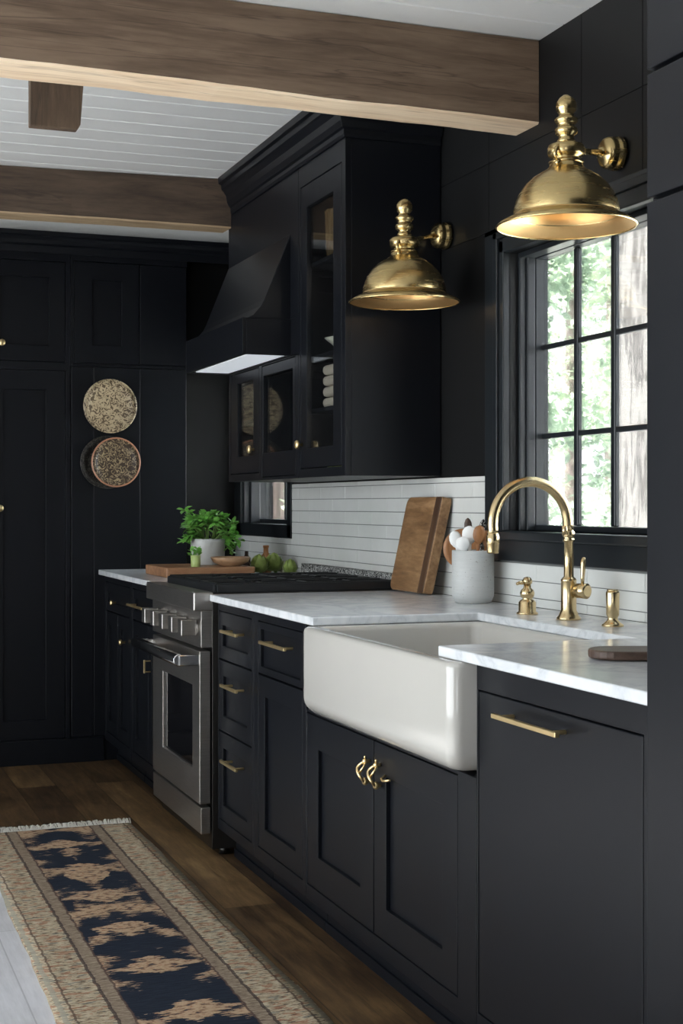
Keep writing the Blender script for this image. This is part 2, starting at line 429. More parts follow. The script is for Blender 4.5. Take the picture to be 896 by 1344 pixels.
    def build(s, name, mats, parent=None, bevel=0, bseg=2, sub=0, fix=True):
        if not isinstance(mats, (list, tuple)): mats = [mats]
        me = bpy.data.meshes.new(name)
        if parent is None:
            xs, ys, zs = zip(*s.v); org = Vector(((min(xs) + max(xs)) / 2, (min(ys) + max(ys)) / 2, min(zs)))
            if name == 'floor': org = Vector((0, 0, 0))
        else: org = rootloc(parent)
        me.from_pydata([Vector(p) - org for p in s.v], [], s.f)
        for m in mats: me.materials.append(m if not isinstance(m, str) else M[m])
        for p, mi, sm in zip(me.polygons, s.mi, s.sm): p.material_index = mi; p.use_smooth = sm
        me.validate(); me.update()
        if fix:
            import bmesh
            bm = bmesh.new(); bm.from_mesh(me); bmesh.ops.recalc_face_normals(bm, faces=bm.faces); bm.to_mesh(me); bm.free()
        o = bpy.data.objects.new(name, me); COL.objects.link(o)
        if parent is None: o.location = org
        else: o.parent = parent
        if bevel:
            mo = o.modifiers.new('bevel', 'BEVEL'); mo.width = bevel; mo.segments = bseg; mo.limit_method = 'ANGLE'; mo.angle_limit = math.radians(40)
            mo.harden_normals = False
        if sub:
            mo = o.modifiers.new('subd', 'SUBSURF'); mo.levels = sub; mo.render_levels = sub
        return o

def rootloc(o):
    v = Vector((0, 0, 0))
    while o is not None: v += o.location; o = o.parent
    return v
def thing(name, label, cat, loc=(0, 0, 0), group=None):
    o = bpy.data.objects.new(name, None); COL.objects.link(o); o.location = loc; o.empty_display_size = .1
    return tag(o, label, cat, group)
def tag(o, label=None, cat=None, group=None, kind=None):
    if label: o['label'] = label
    if cat: o['category'] = cat
    if group: o['group'] = group
    if kind: o['kind'] = kind
    return o
def struct(o): o['kind'] = 'structure'; return o
FX = lambda u, v, d: (d, u, v)      # front plane facing -x : u=y, v=z, d=x
FY = lambda u, v, d: (u, d, v)      # front plane facing -y : u=x, v=z, d=y

CEIL = 2.643
# ------------------------------------------------------------------ room shell
XL, YB, YF = -4.6, -2.6, 7.12
b = MB().box(XL - .2, .25, YB - .2, YF + .2, -.12, 0)
struct(b.build('floor', 'floor'))
# ceiling: tongue-and-groove boards running across the room
b = MB().box(XL - .15, .2, YB - .15, YF + .15, CEIL + .02, CEIL + .14)
y = YB
while y < YF:
    y1 = min(y + .15, YF)
    b.prism([(y + .001, CEIL + .02), (y + .001, CEIL + .009), (y + .009, CEIL), (y1 - .003, CEIL), (y1 - .001, CEIL + .004), (y1 - .001, CEIL + .02)], 'x', XL, .0045)
    y += .15
struct(b.build('ceiling', 'ceiling'))

W1 = (2.925, 4.045, 1.15, 2.03)          # sink window opening (y, y, z, z)
W2 = (6.25, 7.0, 1.14, 1.9)              # small window by the range
b = MB().grid_holes(FX, YB, YF, 0, CEIL + .02, .004, .128, [W1, W2])
# painted boards with narrow joints on the upper wall
ys = [2.0, 2.6, 3.274, 3.594, 4.19, 4.9, 5.6, 6.3, 7.12]; zs = [2.05, 2.12, 2.345, CEIL]
for i in range(len(ys) - 1):
    for j in range(1, len(zs) - 1):
        b.box(0, .004, ys[i] + .0015, ys[i + 1] - .0015, zs[j] + .0012, zs[j + 1] - .0012)
b.grid_holes(FX, 2.0, 7.12, 1.05, 2.1185, 0, .004, [W1, (4.05, 7.12, 1.0, 1.327), W2])
struct(b.build('wall_right', 'paint_wall'))
struct(MB().box(XL, .2, YF, YF + .15, 0, CEIL + .02).build('wall_far', 'paint_wall'))
WL = [(.2, 5.6, .35, 2.35)]
struct(MB().grid_holes(FX, YB, YF, 0, CEIL + .02, XL, XL - .15, WL).build('wall_left', 'grey_wall'))
WB = [(-4.3, -3.3, .5, 2.2)]
struct(MB().grid_holes(FY, XL, .2, 0, CEIL + .02, YB, YB - .15, WB).build('wall_back', 'grey_wall'))

def window(n, op, plane, rows, cols, d, fr=.027, mw=.022, sgn=1, sash=True, mw_v=None):
    """op=(u0,u1,v0,v1); d = depth of the frame plane"""
    mp = FX if plane == 'x' else FY
    u0, u1, v0, v1 = op
    r = bpy.data.objects.new('window_%d' % n, None); COL.objects.link(r); r['kind'] = 'structure'
    r.location = mp((u0 + u1) / 2, v0, d)
    g = (u0 + fr, u1 - fr, v0 + fr * .7, v1 - fr * .7)
    f = MB().grid_holes(mp, u0, u1, v0, v1, d - sgn * .015, d + sgn * .03, [g])
    f.build('window_frame', 'window_paint', r, .003)
    m = MB(); mv = mw_v or mw
    cw = (g[1] - g[0]) / cols; rh = (g[3] - g[2]) / rows
    for i in range(1, cols):
        u = g[0] + cw * i; p, q = mp(u - mv / 2, g[2], d + sgn * .006), mp(u + mv / 2, g[3], d + sgn * .022)
        m.box(p[0], q[0], p[1], q[1], p[2], q[2])
    for j in range(1, rows):
        v = g[2] + rh * j; p, q = mp(g[0], v - mw / 2, d + sgn * .008), mp(g[1], v + mw / 2, d + sgn * .021)
        m.box(p[0], q[0], p[1], q[1], p[2], q[2])
    if cols > 1 or rows > 1: m.build('muntins', 'window_paint', r, .004)
    p, q = mp(g[0], g[2], d + sgn * .012), mp(g[1], g[3], d + sgn * .015)
    MB().box(p[0], q[0], p[1], q[1], p[2], q[2]).build('pane', 'glass', r)
    return r
w1 = window(1, W1, 'x', 3, 5, .095, .026, .017, 1, mw_v=.026)
# casing and reveal of the sink window
c = MB()
c.box(-.012, .006, 4.1, 4.197, 1.052, 2.12)
c.box(-.030, .006, 4.075, 4.104, 1.15, 2.10)
c.box(-.022, .006, 4.045, 4.076, 1.15, 2.07)
c.box(-.030, .006, 2.87, 4.104, 2.075, 2.10); c.box(-.022, .006, 2.87, 4.076, 2.03, 2.076)
c.box(-.012, .006, 2.80, 4.197, 2.1, 2.12)
c.box(-.022, .006, 2.87, 2.925, 1.15, 2.07); c.box(-.012, .006, 2.80, 2.88, 1.052, 2.12)
c.box(.03, .08, 4.030, 4.046, 1.15, 2.03); c.box(.03, .08, 2.925, 4.04, 2.014, 2.031)
c.box(.052, .08, 4.020, 4.046, 1.15, 2.03)
c.build('window_casing', 'window_paint', w1, .003)
c = MB().box(-.038, .1, 2.80, 4.10, 1.122, 1.15).box(-.018, .006, 2.0, 4.197, 1.055, 1.123).box(-.038, .0, 2.0, 2.81, 1.122, 1.15)
c.build('window_sill', 'window_paint', w1, .004)
w2 = window(2, W2, 'x', 1, 2, .095, .03, .02, 1)
c = MB()
c.box(-.014, .006, 6.19, 6.25, 1.078, 1.98); c.box(-.014, .006, 7.0, 7.119, 1.078, 1.98)
c.box(-.014, .006, 6.19, 7.119, 1.078, 1.14); c.box(-.014, .006, 6.19, 7.119, 1.9, 1.98)
c.box(.03, .08, 6.96, 7.0, 1.14, 1.9); c.box(.0, .08, 6.98, 7.0, 1.14, 1.9)
c.build('window_casing', 'window_paint', w2, .003)
for k, op in enumerate(WL): window(3 + k, op, 'x', 2, 8, XL - .08, .05, .03, -1)
window(4, WB[0], 'y', 2, 2, YB - .08, .05, .03, -1)

# ------------------------------------------------------------------ ceiling beams
def hewn(x0, x1, y0, y1, z0, z1, n, amp, seed, face=0, under=1, ey=0):
    b = MB(); V = []; F = []; mi = []
    cs = [(y0, z0), (y1, z0), (y1, z1), (y0, z1)]
    e = .006
    ring = []
    sec = [(y0, z0 + e), (y0 + e, z0), (y1 - e, z0), (y1, z0 + e), (y1, z1), (y0, z1)]
    for i in range(n + 1):
        x = x0 + (x1 - x0) * i / n
        row = []
        for k, (yy, zz) in enumerate(sec):
            q = Vector((x * 2.3, yy * 5 + seed, zz * 5)); q2 = Vector((x * 9, yy * 3 + seed, zz * 3 + 9))
            dy = (noise.noise(q) * 1.0 + noise.noise(q2) * .35) * amp; dz = (noise.noise(q + Vector((0, 7, 3))) + noise.noise(q2 + Vector((3, 1, 0))) * .35) * amp
            if zz > z1 - .01: dz = 0
            row.append((x, yy + dy + ey * (x - x1), zz + dz - (0 if zz > z1 - .01 else .012 * (x - x1))))
        V += row
    m = len(sec)
    for i in range(n):
        for k in range(m):
            k2 = (k + 1) % m
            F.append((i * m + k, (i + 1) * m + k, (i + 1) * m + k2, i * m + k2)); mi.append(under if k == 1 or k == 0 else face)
    F.append(list(range(m))); mi.append(face); F.append([n * m + k for k in range(m)][::-1]); mi.append(face)
    b.v = V; b.f = F; b.mi = mi; b.sm = [False] * len(F)
    return b
o = hewn(-4.6, -.002, 3.845, 4.0, 2.388, CEIL - .002, 60, .006, 1).build('ceiling_beam', ['beam', 'beam_under_lit'])
tag(o, 'thick weathered wooden ceiling beam with knots, nearest the camera, ending on the black wall above the lamps', 'beam')
o = hewn(-4.6, -.362, 5.96, 6.10, 2.434, CEIL - .002, 50, .004, 5, ey=-.08).build('ceiling_beam', ['beam_far', 'beam_far_under_lit'])
tag(o, 'dark wooden ceiling beam further back, meeting the crown of the upper cabinets', 'beam')
b = MB(); b.prism([(-1.437, 2.404), (-1.290, 2.404), (-1.281, 2.42), (-1.265, CEIL - .002), (-1.437, CEIL - .002)], 'y', 4.46, 4.50)
tag(b.build('ceiling_block', 'beam_dark', None, .003), 'short brown wooden block hanging on the white ceiling between the two beams', 'block')

# ------------------------------------------------------------------ cabinet pieces
def shaker(parent, mp, d, u0, u1, v0, v1, name='door', fw=.065, th=.02, rec=.011, mat='paint', s=1):
    m = MB()
    h = (u0 + fw, u1 - fw, v0 + fw, v1 - fw)
    m.grid_holes(mp, u0, u1, v0, v1, d, d + s * th, [h])
    p, q = mp(h[0] - .002, h[2] - .002, d + s * rec), mp(h[1] + .002, h[3] + .002, d + s * (th - .001))
    m.box(p[0], q[0], p[1], q[1], p[2], q[2])
    return m.build(name, mat, parent, .0012)
def slab(parent, mp, d, u0, u1, v0, v1, name='door', th=.02, mat='paint'):
    p, q = mp(u0, v0, d), mp(u1, v1, d + th)
    return MB().box(p[0], q[0], p[1], q[1], p[2], q[2]).build(name, mat, parent, .0022)
XF = -.74
def barpull(parent, y0, y1, z, x=XF, name='handle'):
    b = MB(); xb = x - .032
    b.box(xb - .006, xb + .004, y0, y1, z - .005, z + .005)
    for yy in (y0 + .028, y1 - .028): b.tube([(x + .001, yy, z), (xb, yy, z)], .0045, 10)
    return b.build(name, 'gold', parent, .0015)
def knob(parent, x, y, z, r=.014, name='knob', face='x', mat='gold'):
    b = MB(); prof = [(.006, 0), (.005, .012), (r * .9, .016), (r, .022), (r * .8, .028), (.0001, .030)]
    prof = [(a, -h) for a, h in prof]
    b.lathe(prof, (x, y, z), 18, face)
    return b.build(name, mat, parent)
G = .003
def base_cab(y0, y1, label, fronts, cat='cabinet', z1=.893):
    """fronts: list of (kind, y0, y1, z0, z1)"""
    r = thing('base_cabinet', label, cat, ((XF - .04) / 2, (y0 + y1) / 2, 0))
    b = MB().grid_holes(FX, y0, y1, .105, z1, XF, XF + .022, [(f[1] - G, f[2] + G, f[3] - G, f[4] + G) for f in fronts])
    b.box(XF + .021, -.03, y0 + .0005, y1 - .0005, .105, z1 if cat != 'sink' else .64)
    b.build('body', 'paint', r, .0015)
    MB().box(XF + .065, -.06, y0, y1, 0, .106).box(XF + .058, XF + .066, y0, y1, .0, .03).build('toe_kick', 'paint', r, .002)
    for f in fronts:
        if f[0] == 'slab': d = slab(r, FX, XF + .0005, *f[1:5], name='door')
        else: d = shaker(r, FX, XF + .0005, *f[1:5], name='drawer' if f[0] == 'drawer' else 'door', fw=f[5] if len(f) > 5 else .065)
        f.append(d)
    return r, fronts

# drawer stack between range and drawer/door unit
fr = [['drawer', 4.412, 4.80, .70, .862, .045], ['drawer', 4.412, 4.80, .452, .694, .052], ['drawer', 4.412, 4.80, .145, .446, .052]]
r, f = base_cab(4.385, 4.812, 'narrow black base cabinet of three drawers right beside the stainless range', fr)
for k, z in enumerate((.805, .622, .366)): barpull(f[k][-1], 4.47, 4.66, z)
fr = [['drawer', 3.905, 4.335, .70, .862, .022], ['door', 3.905, 4.335, .15, .694, .065]]
r, f = base_cab(3.872, 4.383, 'black base cabinet with one drawer over one door, left of the sink', fr)
barpull(f[0][-1], 3.965, 4.215, .808)
# sink base
fr = [['door', 3.353, 3.862, .15, .636, .092], ['door', 2.853, 3.347, .15, .636, .08]]
r, f = base_cab(2.757, 3.87, 'black double-door cabinet under the white farmhouse sink', fr, 'cabinet', .648)
def bail(parent, y, z):
    b = MB(); x = XF - .001
    b.ball((x - .012, y, z + .027), .0075, 12); b.ball((x - .012, y, z - .024), .0085, 12, sc=(1, 1, 1.2))
    b.ball((x - .012, y, z + .038), .004, 10)
    pts = []
    for k in range(13):
        a = PI * k / 12; pts.append((x - .014 - .018 * math.sin(a), y + .010 * math.sin(a * 2), z + .027 - .053 * k / 12))
    b.tube(pts, .0038, 8)
    pts = [(p[0] + .006, y - (p[1] - y) * 1.0, p[2]) for p in pts]; b.tube(pts, .0032, 8)
    b.tube([(x + .001, y, z + .027), (x - .012, y, z + .027)], .0045, 8); b.tube([(x + .001, y, z - .024), (x - .012, y, z - .024)], .0045, 8)
    return b.build('handle', 'gold', parent)
bail(f[0][-1], 3.375, .553)
hh = bail(f[1][-1], 3.300, .556)
MB().tube([(XF - .001, 3.266, .562), (XF - .014, 3.262, .556), (XF - .016, 3.248, .553), (XF - .016, 3.232, .556), (XF - .010, 3.216, .560)], .0032, 8).build('latch', 'gold', f[1][-1])
# dishwasher with matching flat panel
r = thing('dishwasher', 'panelled dishwasher with flat black front and one long brass handle, right of the sink', 'dishwasher', (-.39, 2.42, 0))
MB().grid_holes(FX, 2.039, 2.755, .105, .893, XF, XF + .022, [(2.107 - G, 2.745 + G, .150 - G, .835 + G)]).box(XF + .021, -.03, 2.05, 2.755, .105, .893).build('body', 'paint', r, .0015)
MB().box(XF + .065, -.06, 2.05, 2.755, 0, .106).build('toe_kick', 'paint', r)
d = slab(r, FX, XF + .0005, 2.107, 2.745, .150, .835, name='door')
barpull(d, 2.345, 2.612, .803, XF)
# left of the range
fr = [['drawer', 5.60, 6.21, .73, .862, .04], ['door', 5.60, 5.90, .15, .724, .06], ['door', 5.906, 6.21, .15, .724, .06]]
r, f = base_cab(5.566, 6.235, 'black base cabinet with a drawer over doors on the left side of the range', fr)
barpull(f[0][-1], 5.87, 6.17, .797)
b = MB().box(XF - .03, XF - .022, 5.856, 5.864, .53, .585).tube([(XF, 5.86, .535), (XF - .026, 5.86, .535)], .003).tube([(XF, 5.86, .58), (XF - .026, 5.86, .58)], .003)
b.build('handle', 'gold', f[1][-1], .001)
fr = [['drawer', 6.28, 6.81, .73, .862, .04], ['door', 6.28, 6.54, .15, .724, .06], ['door', 6.546, 6.81, .15, .724, .06]]
r, f = base_cab(6.237, 6.846, 'black base cabinet in the dark corner against the panelled back cabinets', fr)
knob(f[0][-1], XF, 6.579, .777); knob(f[1][-1], XF, 6.374, .612)

# tall cabinet at the right edge
r = thing('tall_cabinet', 'tall black cabinet at the right edge of the frame, closest to the camera', 'cabinet', (-.39, 1.66, 0))
b = MB().box(-.765, -.045, 1.25, 2.037, 0, 2.64)
b.build('body', 'paint', r, .002)
for z0, z1 in ((.11, 1.728), (1.736, 1.939), (1.947, 2.60)):
    slab(r, FX, -.785, 1.265, 2.024, z0, z1, th=.021)
for z in (1.0, 1.84, 2.02): knob(r.children[-1], -.785, 1.32, z)

# ------------------------------------------------------------------ worktops
ZT, ZB = .92, .896
CUT = (2.889, 3.73, -.90, -.262)
def slab_top(y0, y1, x0, x1, holes):
    return MB().grid_holes(lambda u, v, d: (v, u, d), y0, y1, x0, x1, ZB, ZT, holes)
b = slab_top(2.04, 4.812, -.77, -.004, [CUT])
tag(b.build('countertop', 'marble', None, .004, 3), 'long white marble worktop with grey veins around the farmhouse sink', 'countertop')
b = MB().box(-.77, -.004, 5.566, 6.849, ZB, ZT).box(-.33, -.004, 6.848, 7.118, ZB, ZT)
tag(b.build('countertop', 'marble', None, .003), 'short white marble worktop to the left of the range, in the corner', 'countertop')

# backsplash
r = thing('tile_backsplash', 'glossy white subway tile backsplash with thin dark joints behind the worktop', 'backsplash', (-.005, 4.1, .92))
RH = .0515
b = MB()
def tiles(ya, yb, za, zb, phase):
    k = 0; z = ZT + .0005 - 0
    z0 = 1.308 - RH * 8
    j = 0
    while True:
        a, c = z0 + RH * j, z0 + RH * (j + 1); j += 1
        if a >= zb: break
        lo, hi = max(a + .0012, za), min(c - .0012, zb)
        if hi - lo < .003: continue
        off = (.15 if j % 2 else 0) + phase
        y = 1.5 + off
        while y < yb:
            p, q = max(y + .0006, ya), min(y + .30 - .0006, yb)
            if q - p > .004: b.box(-.008, -.003, p + .0004, q - .0004, lo, hi)
            y += .30
tiles(2.04, 4.199, .921, 1.054, .1)
tiles(4.200, 6.19, .921, 1.326, .1)
tiles(6.190, 7.118, .921, 1.077, .1)
b.build('tiles', 'tile', r, .0008, 1)
MB().box(-.005, -.0005, 2.04, 7.118, .921, 1.054).box(-.005, -.0005, 4.198, 6.19, 1.05, 1.326).box(-.005, -.0005, 6.188, 7.118, 1.05, 1.077).build('grout', 'grout', r)

# ------------------------------------------------------------------ farmhouse sink
def sink():
    x0, x1, y0, y1, z0, z1 = -.80, -.235, 2.757, 3.742, .655, .8955
    b = MB(); R = .045
    def ring(inset, z, rr, segs=6):
        a0, a1, c0, c1 = x0 + inset, x1 - inset, y0 + inset, y1 - inset
        pts = []
        for cx, cy, st in ((a1 - rr, c1 - rr, 0), (a0 + rr, c1 - rr, 1), (a0 + rr, c0 + rr, 2), (a1 - rr, c0 + rr, 3)):
            for k in range(segs + 1):
                a = (st + k / segs) * PI / 2; pts.append((cx + rr * math.cos(a), cy + rr * math.sin(a), z))
        return pts
    rings = []
    for k in range(7):           # rounded bottom
        a = PI / 2 * k / 6; rings.append(ring(R * (1 - math.sin(a)), z0 + R * (1 - math.cos(a)), .03 + .006 * (1 - math.sin(a))))
    rings.append(ring(0, z1 - .012, .03)); rings.append(ring(.003, z1 - .004, .028)); rings.append(ring(.010, z1, .024))
    rings.append(ring(.034, z1, .02)); rings.append(ring(.040, z1 - .004, .03)); rings.append(ring(.043, z1 - .015, .035)); rings.append(ring(.047, z0 + .07, .04))
    rings.append(ring(.06, z0 + .045, .04)); rings.append(ring(.10, z0 + .035, .03))
    n = len(rings[0]); V = [p for rg in rings for p in rg]; F = []
    for i in range(len(rings) - 1):
        for k in range(n): F.append((i * n + k, i * n + (k + 1) % n, (i + 1) * n + (k + 1) % n, (i + 1) * n + k))
    F.append(list(range(n))[::-1]); F.append([(len(rings) - 1) * n + k for k in range(n)])
    b.add(V, F, 0, True)
    r = thing('farmhouse_sink', 'large white fireclay farmhouse sink with apron front set into the worktop', 'sink', ((x0 + x1) / 2, (y0 + y1) / 2, z0))
    b.build('basin', 'fireclay', r)
    MB().lathe([(.0001, 0), (.045, 0), (.045, .003), (.036, .005), (.0001, .002)], (-.5, 3.24, z0 + .0345), 28).build('drain', 'faucet', r)
sink()

# ------------------------------------------------------------------ faucet set
def faucet():
    x, y = -.143, 3.415
    r = thing('faucet', 'tall satin brass gooseneck faucet standing behind the sink, below the window', 'faucet', (x, y, ZT))
    MB().lathe([(.033, 0), (.033, .005), (.027, .012), (.024, .02), (.021, .026), (.021, .105), (.022, .108), (.018, .113), (.0135, .117), (.0125, .21), (.016, .213), (.016, .219), (.0135, .222), (.0165, .226), (.0165, .238), (.012, .243), (.010, .25)], (x, y, ZT), 32).build('column', 'faucet', r)
    cx, cz, R = x - .119, 1.178, .116
    pts = [(x, y, ZT + .243)]
    for k in range(0, 25):
        a = PI * k / 24; pts.append((cx + R * math.cos(a), y - .01 * k / 24, cz + R * math.sin(a)))
    pts += [(cx - R, y - .012, 1.165), (cx - R, y - .012, 1.15)]
    MB().tube(pts, .0142, 20).build('spout', 'faucet', r)
    MB().lathe([(.0145, -.004), (.016, 0), (.016, .020), (.0175, .022), (.0175, .042), (.0155, .044), (.0155, .048), (.0142, .05)], (cx - R, y - .012, 1.107), 24).build('nozzle', 'faucet', r)
    d = Vector((.35, -.94, 0)).normalized(); mm = Matrix(((d.x, 0, d.y), (d.y, 0, -d.x), (0, 1, 0))).transposed()
    # side valve: a short horizontal body along d
    p0 = Vector((x, y, 1.0)) + d * .01
    b = MB(); b.tube([p0, p0 + d * .02, p0 + d * .021, p0 + d * .052, p0 + d * .056], [.012, .013, .020, .021, .015], 24)
    v = b.build('valve', 'faucet', r)
    q = p0 + d * .038
    MB().tube([q + Vector((0, 0, .015)), q + Vector((0, 0, .035)), q + Vector((.002, 0, .075)), q + Vector((.004, 0, .088)), q + Vector((.004, 0, .091))], [.004, .0055, .0075, .006, .002], 14).build('lever', 'faucet', v)
    b = MB(); b.tube([(x - .02, y - .012, 1.175), (x - .018, y - .012, 1.15)], .008, 14); b.tube([(x - .02, y - .012, 1.16), (x, y, 1.155)], .006, 12)
    b.build('clip', 'faucet', r)
faucet()
x, y = -.156, 3.629
r = thing('soap_dispenser', 'small brass pump soap dispenser to the left of the faucet', 'soap dispenser', (x, y, ZT))
MB().lathe([(.031, 0), (.031, .004), (.025, .008), (.025, .034), (.02, .040), (.013, .044), (.019, .05), (.021, .06), (.018, .069), (.011, .075), (.010, .084)], (x, y, ZT), 28).build('body', 'faucet', r)
b = MB().lathe([(.009, 0), (.014, .004), (.0145, .012), (.010, .020), (.0001, .023)], (x, y, ZT + .084), 24)
b.tube([(x, y, ZT + .090), (x - .028, y - .006, ZT + .090), (x - .038, y - .008, ZT + .087)], [.006, .005, .004], 12)
b.build('pump', 'faucet', r)
x, y = -.144, 3.187
r = thing('air_switch', 'short brass cylinder button on a flared base to the right of the faucet', 'air switch', (x, y, ZT))
MB().lathe([(.028, 0), (.028, .004), (.021, .009), (.014, .016), (.013, .022), (.0165, .030), (.0175, .086), (.016, .09)], (x, y, ZT), 28).build('body', 'faucet', r)
MB().lathe([(.0001, 0), (.015, 0), (.0145, .005), (.0001, .006)], (x, y, ZT + .0895), 24).build('button', 'faucet', r)

# ------------------------------------------------------------------ range
RY0, RY1 = 4.815, 5.563
r = thing('gas_range', 'stainless steel gas range with square knobs and thick tubular oven handle', 'range', (-.4, (RY0 + RY1) / 2, 0))
b = MB().box(-.76, -.03, RY0, RY1, .03, .905); b.build('body', 'steel_dark', r, .002)
for yy in (RY0 + .06, RY1 - .06):
    for xx in (-.7, -.1): MB().lathe([(.02, 0), (.016, .032)], (xx, yy, 0), 16).build('foot', 'steel_dark', r)
MB().box(-.826, -.755, RY0 + .002, RY1, .862, .928).build('bullnose', ['steel'], r, .006, 3)
MB().box(-.775, -.02, RY0 + .003, RY1 - .001, .905, .922).build('cooktop', 'steel_dark', r, .003)
MB().box(-.800, -.755, RY0 + .002, RY1 - .002, .733, .862).build('control_panel', 'steel', r, .003)
for k in range(5):
    yy = RY0 + .060 + k * .145
    b = MB(); b.lathe([(.026, 0), (.026, .006), (.021, .010)], (0, 0, 0), 24, 'x', mat=Matrix.Scale(-1, 3, Vector((1, 0, 0))))
    b.v = [(p[0] - .800, p[1] + yy, p[2] + .803) for p in b.v]
    b.box(-.862, -.808, yy - .027, yy + .027, .775, .831)
    b.build('knob', 'steel', r, .006, 3)
d = MB().grid_holes(FX, RY0 + .002, 5.535, .19, .722, -.805, -.765, [(4.917, 5.369, .304, .595)]).build('oven_door', 'steel', r, .003)
MB().box(-.795, -.775, 4.915, 5.371, .302, .597).build('oven_window', 'black_glass', d)
b = MB(); b.tube([(-.872, 4.835, .692), (-.872, 5.535, .692)], .0215, 24)
for yy in (4.85, 5.51): b.tube([(-.80, yy, .688), (-.872, yy, .692)], .018, 16)
b.box(-.875, -.80, 4.826, 4.852, .672, .710)
b.build('handle', 'chrome', d, .003)
MB().box(-.800, -.765, RY0 + .002, 5.55, .085, .178).build('drawer', 'steel', r, .003)
# grates
for k in range(3):
    ya = RY0 + .035 + k * .232; yb = ya + .228
    b = MB()
    xa, xb = -.735, -.06
    zt, zb = .956, .930
    for yy in (ya, yb - .012): b.box(xa, xb, yy, yy + .012, zb, zt)
    for xx in (xa, xb - .012, (xa + xb) / 2 - .006): b.box(xx, xx + .012, ya, yb, zb, zt)
    for cx in (xa + .17, xb - .17):
        for dx, dy in ((1, 0), (-1, 0), (0, 1), (0, -1)):
            cy = (ya + yb) / 2
            if dx: b.box(cx + dx * .03, cx + dx * .165, cy - .005, cy + .005, zb + .006, zt + .001)
            else: b.box(cx - .005, cx + .005, cy + dy * .03, cy + dy * .11, zb + .006, zt + .001)
    for xx in (xa, xb - .014):
        for yy in (ya, yb - .014): b.box(xx, xx + .014, yy, yy + .014, .922, zb + .002)
    b.build('grate', 'iron', r, .002)
    for cx in (-.56, -.23):
        MB().lathe([(.045, 0), (.045, .006), (.036, .010), (.036, .014), (.0001, .016)], (cx, (ya + yb) / 2, .922), 24).build('burner', 'iron', r)
MB().box(-.745, -.735, RY0 + .035, RY1 - .02, .922, .950).box(-.735, -.05, RY0 + .027, RY0 + .035, .922, .952).build('grate_rim', 'iron', r, .002)
tag(MB().box(-.052, -.009, 4.90, 5.935, ZT + .003, .975).build('wall_strip', 'woven', None, .003), 'low black and white patterned strip along the tiles behind the cooktop', 'strip')

# ------------------------------------------------------------------ upper cabinets
XU = -.36
def upper(y0, y1, z0, z1, label, door, glassrect, knobpos, shelves=()):
    r = thing('upper_cabinet', label, 'cabinet', (XU / 2, (y0 + y1) / 2, z0))
    b = MB().grid_holes(FX, y0, y1, z0, z1, XU, XU + .022, [(door[0] - G, door[1] + G, door[2] - G, door[3] + G)])
    b.box(XU + .022, -.004, y0, y0 + .016, z0, z1); b.box(XU + .022, -.004, y1 - .016, y1, z0, z1)
    b.box(XU + .022, -.004, y0 + .016, y1 - .016, z0, z0 + .018); b.box(XU + .022, -.004, y0 + .016, y1 - .016, z1 - .018, z1)
    b.box(-.012, -.004, y0 + .016, y1 - .016, z0 + .018, z1 - .018)
    b.build('body', 'paint', r, .0015)
    d = MB().grid_holes(FX, *door, XU + .0005, XU + .0205, [glassrect]).build('door', 'paint', r, .002)
    g = glassrect
    MB().box(XU + .010, XU + .014, g[0] - .002, g[1] + .002, g[2] - .002, g[3] + .002).build('pane', 'cab_glass', d)
    if knobpos: knob(d, XU, *knobpos, r=.017)
    for z in shelves: MB().box(XU + .026, -.012, y0 + .016, y1 - .016, z, z + .016).build('shelf', 'paint', r, .001)
    return r
upper(4.561, 5.06, 1.332, 2.495, 'tall black glass-door upper cabinet with brass knob, nearest the lamps', (4.6, 5.032, 1.368, 2.41), (4.684, 4.966, 1.44, 2.328), (5.014, 1.455), (1.57, 1.765, 2.11))
upper(5.062, 5.52, 1.332, 1.797, 'middle black upper cabinet with a dark glass front below the hood', (5.10, 5.515, 1.345, 1.79), (5.13, 5.50, 1.44, 1.75), None)
upper(5.522, 6.007, 1.332, 1.797, 'far small black upper cabinet with glass door and brass knob below the hood', (5.56, 5.972, 1.365, 1.79), (5.64, 5.87, 1.436, 1.75), (5.63, 1.46), (1.575,))
# items behind glass
def stack():
    for k in range(4):
        z = 1.5865 + k * .040
        b = MB(); b.box(-.31, -.12, 4.70, 4.94, z + .001, z + .038)
        tag(b.build('folded_cloth', 'linen', None, .016, 4), ['beige folded cloth at the bottom of the stack behind the cabinet glass', 'beige folded cloth second from the bottom of the stack behind the cabinet glass', 'beige folded cloth second from the top of the stack behind the cabinet glass', 'beige folded cloth on top of the stack behind the cabinet glass'][k], 'cloth', 'folded cloths in the glass cabinet')
stack()
b = MB().lathe([(.03, 0), (.042, .006), (.048, .05), (.050, .085), (.046, .085), (.044, .05), (.038, .010), (.0001, .008)], (-.27, 4.865, 1.351), 28, caps=False)
tag(b.build('cup', 'green_cup'), 'pale green cup on the lowest shelf inside the glass cabinet', 'cup')
b = MB().lathe([(.03, 0), (.034, .004), (.07, .035), (.095, .055), (.092, .055), (.066, .034), (.03, .008), (.0001, .007)], (-.235, 4.84, 1.7815), 32, caps=False)
tag(b.build('bowl', 'cream'), 'flared cream bowl on the middle shelf inside the glass cabinet', 'bowl')
b = MB().lathe([(.030, 0), (.034, .01), (.034, .10), (.014, .135), (.013, .18), (.016, .185), (.0001, .186)], (-.15, 4.74, 1.7815), 24)
tag(b.build('bottle', 'cream'), 'pale bottle standing behind the cream bowl inside the glass cabinet', 'bottle')
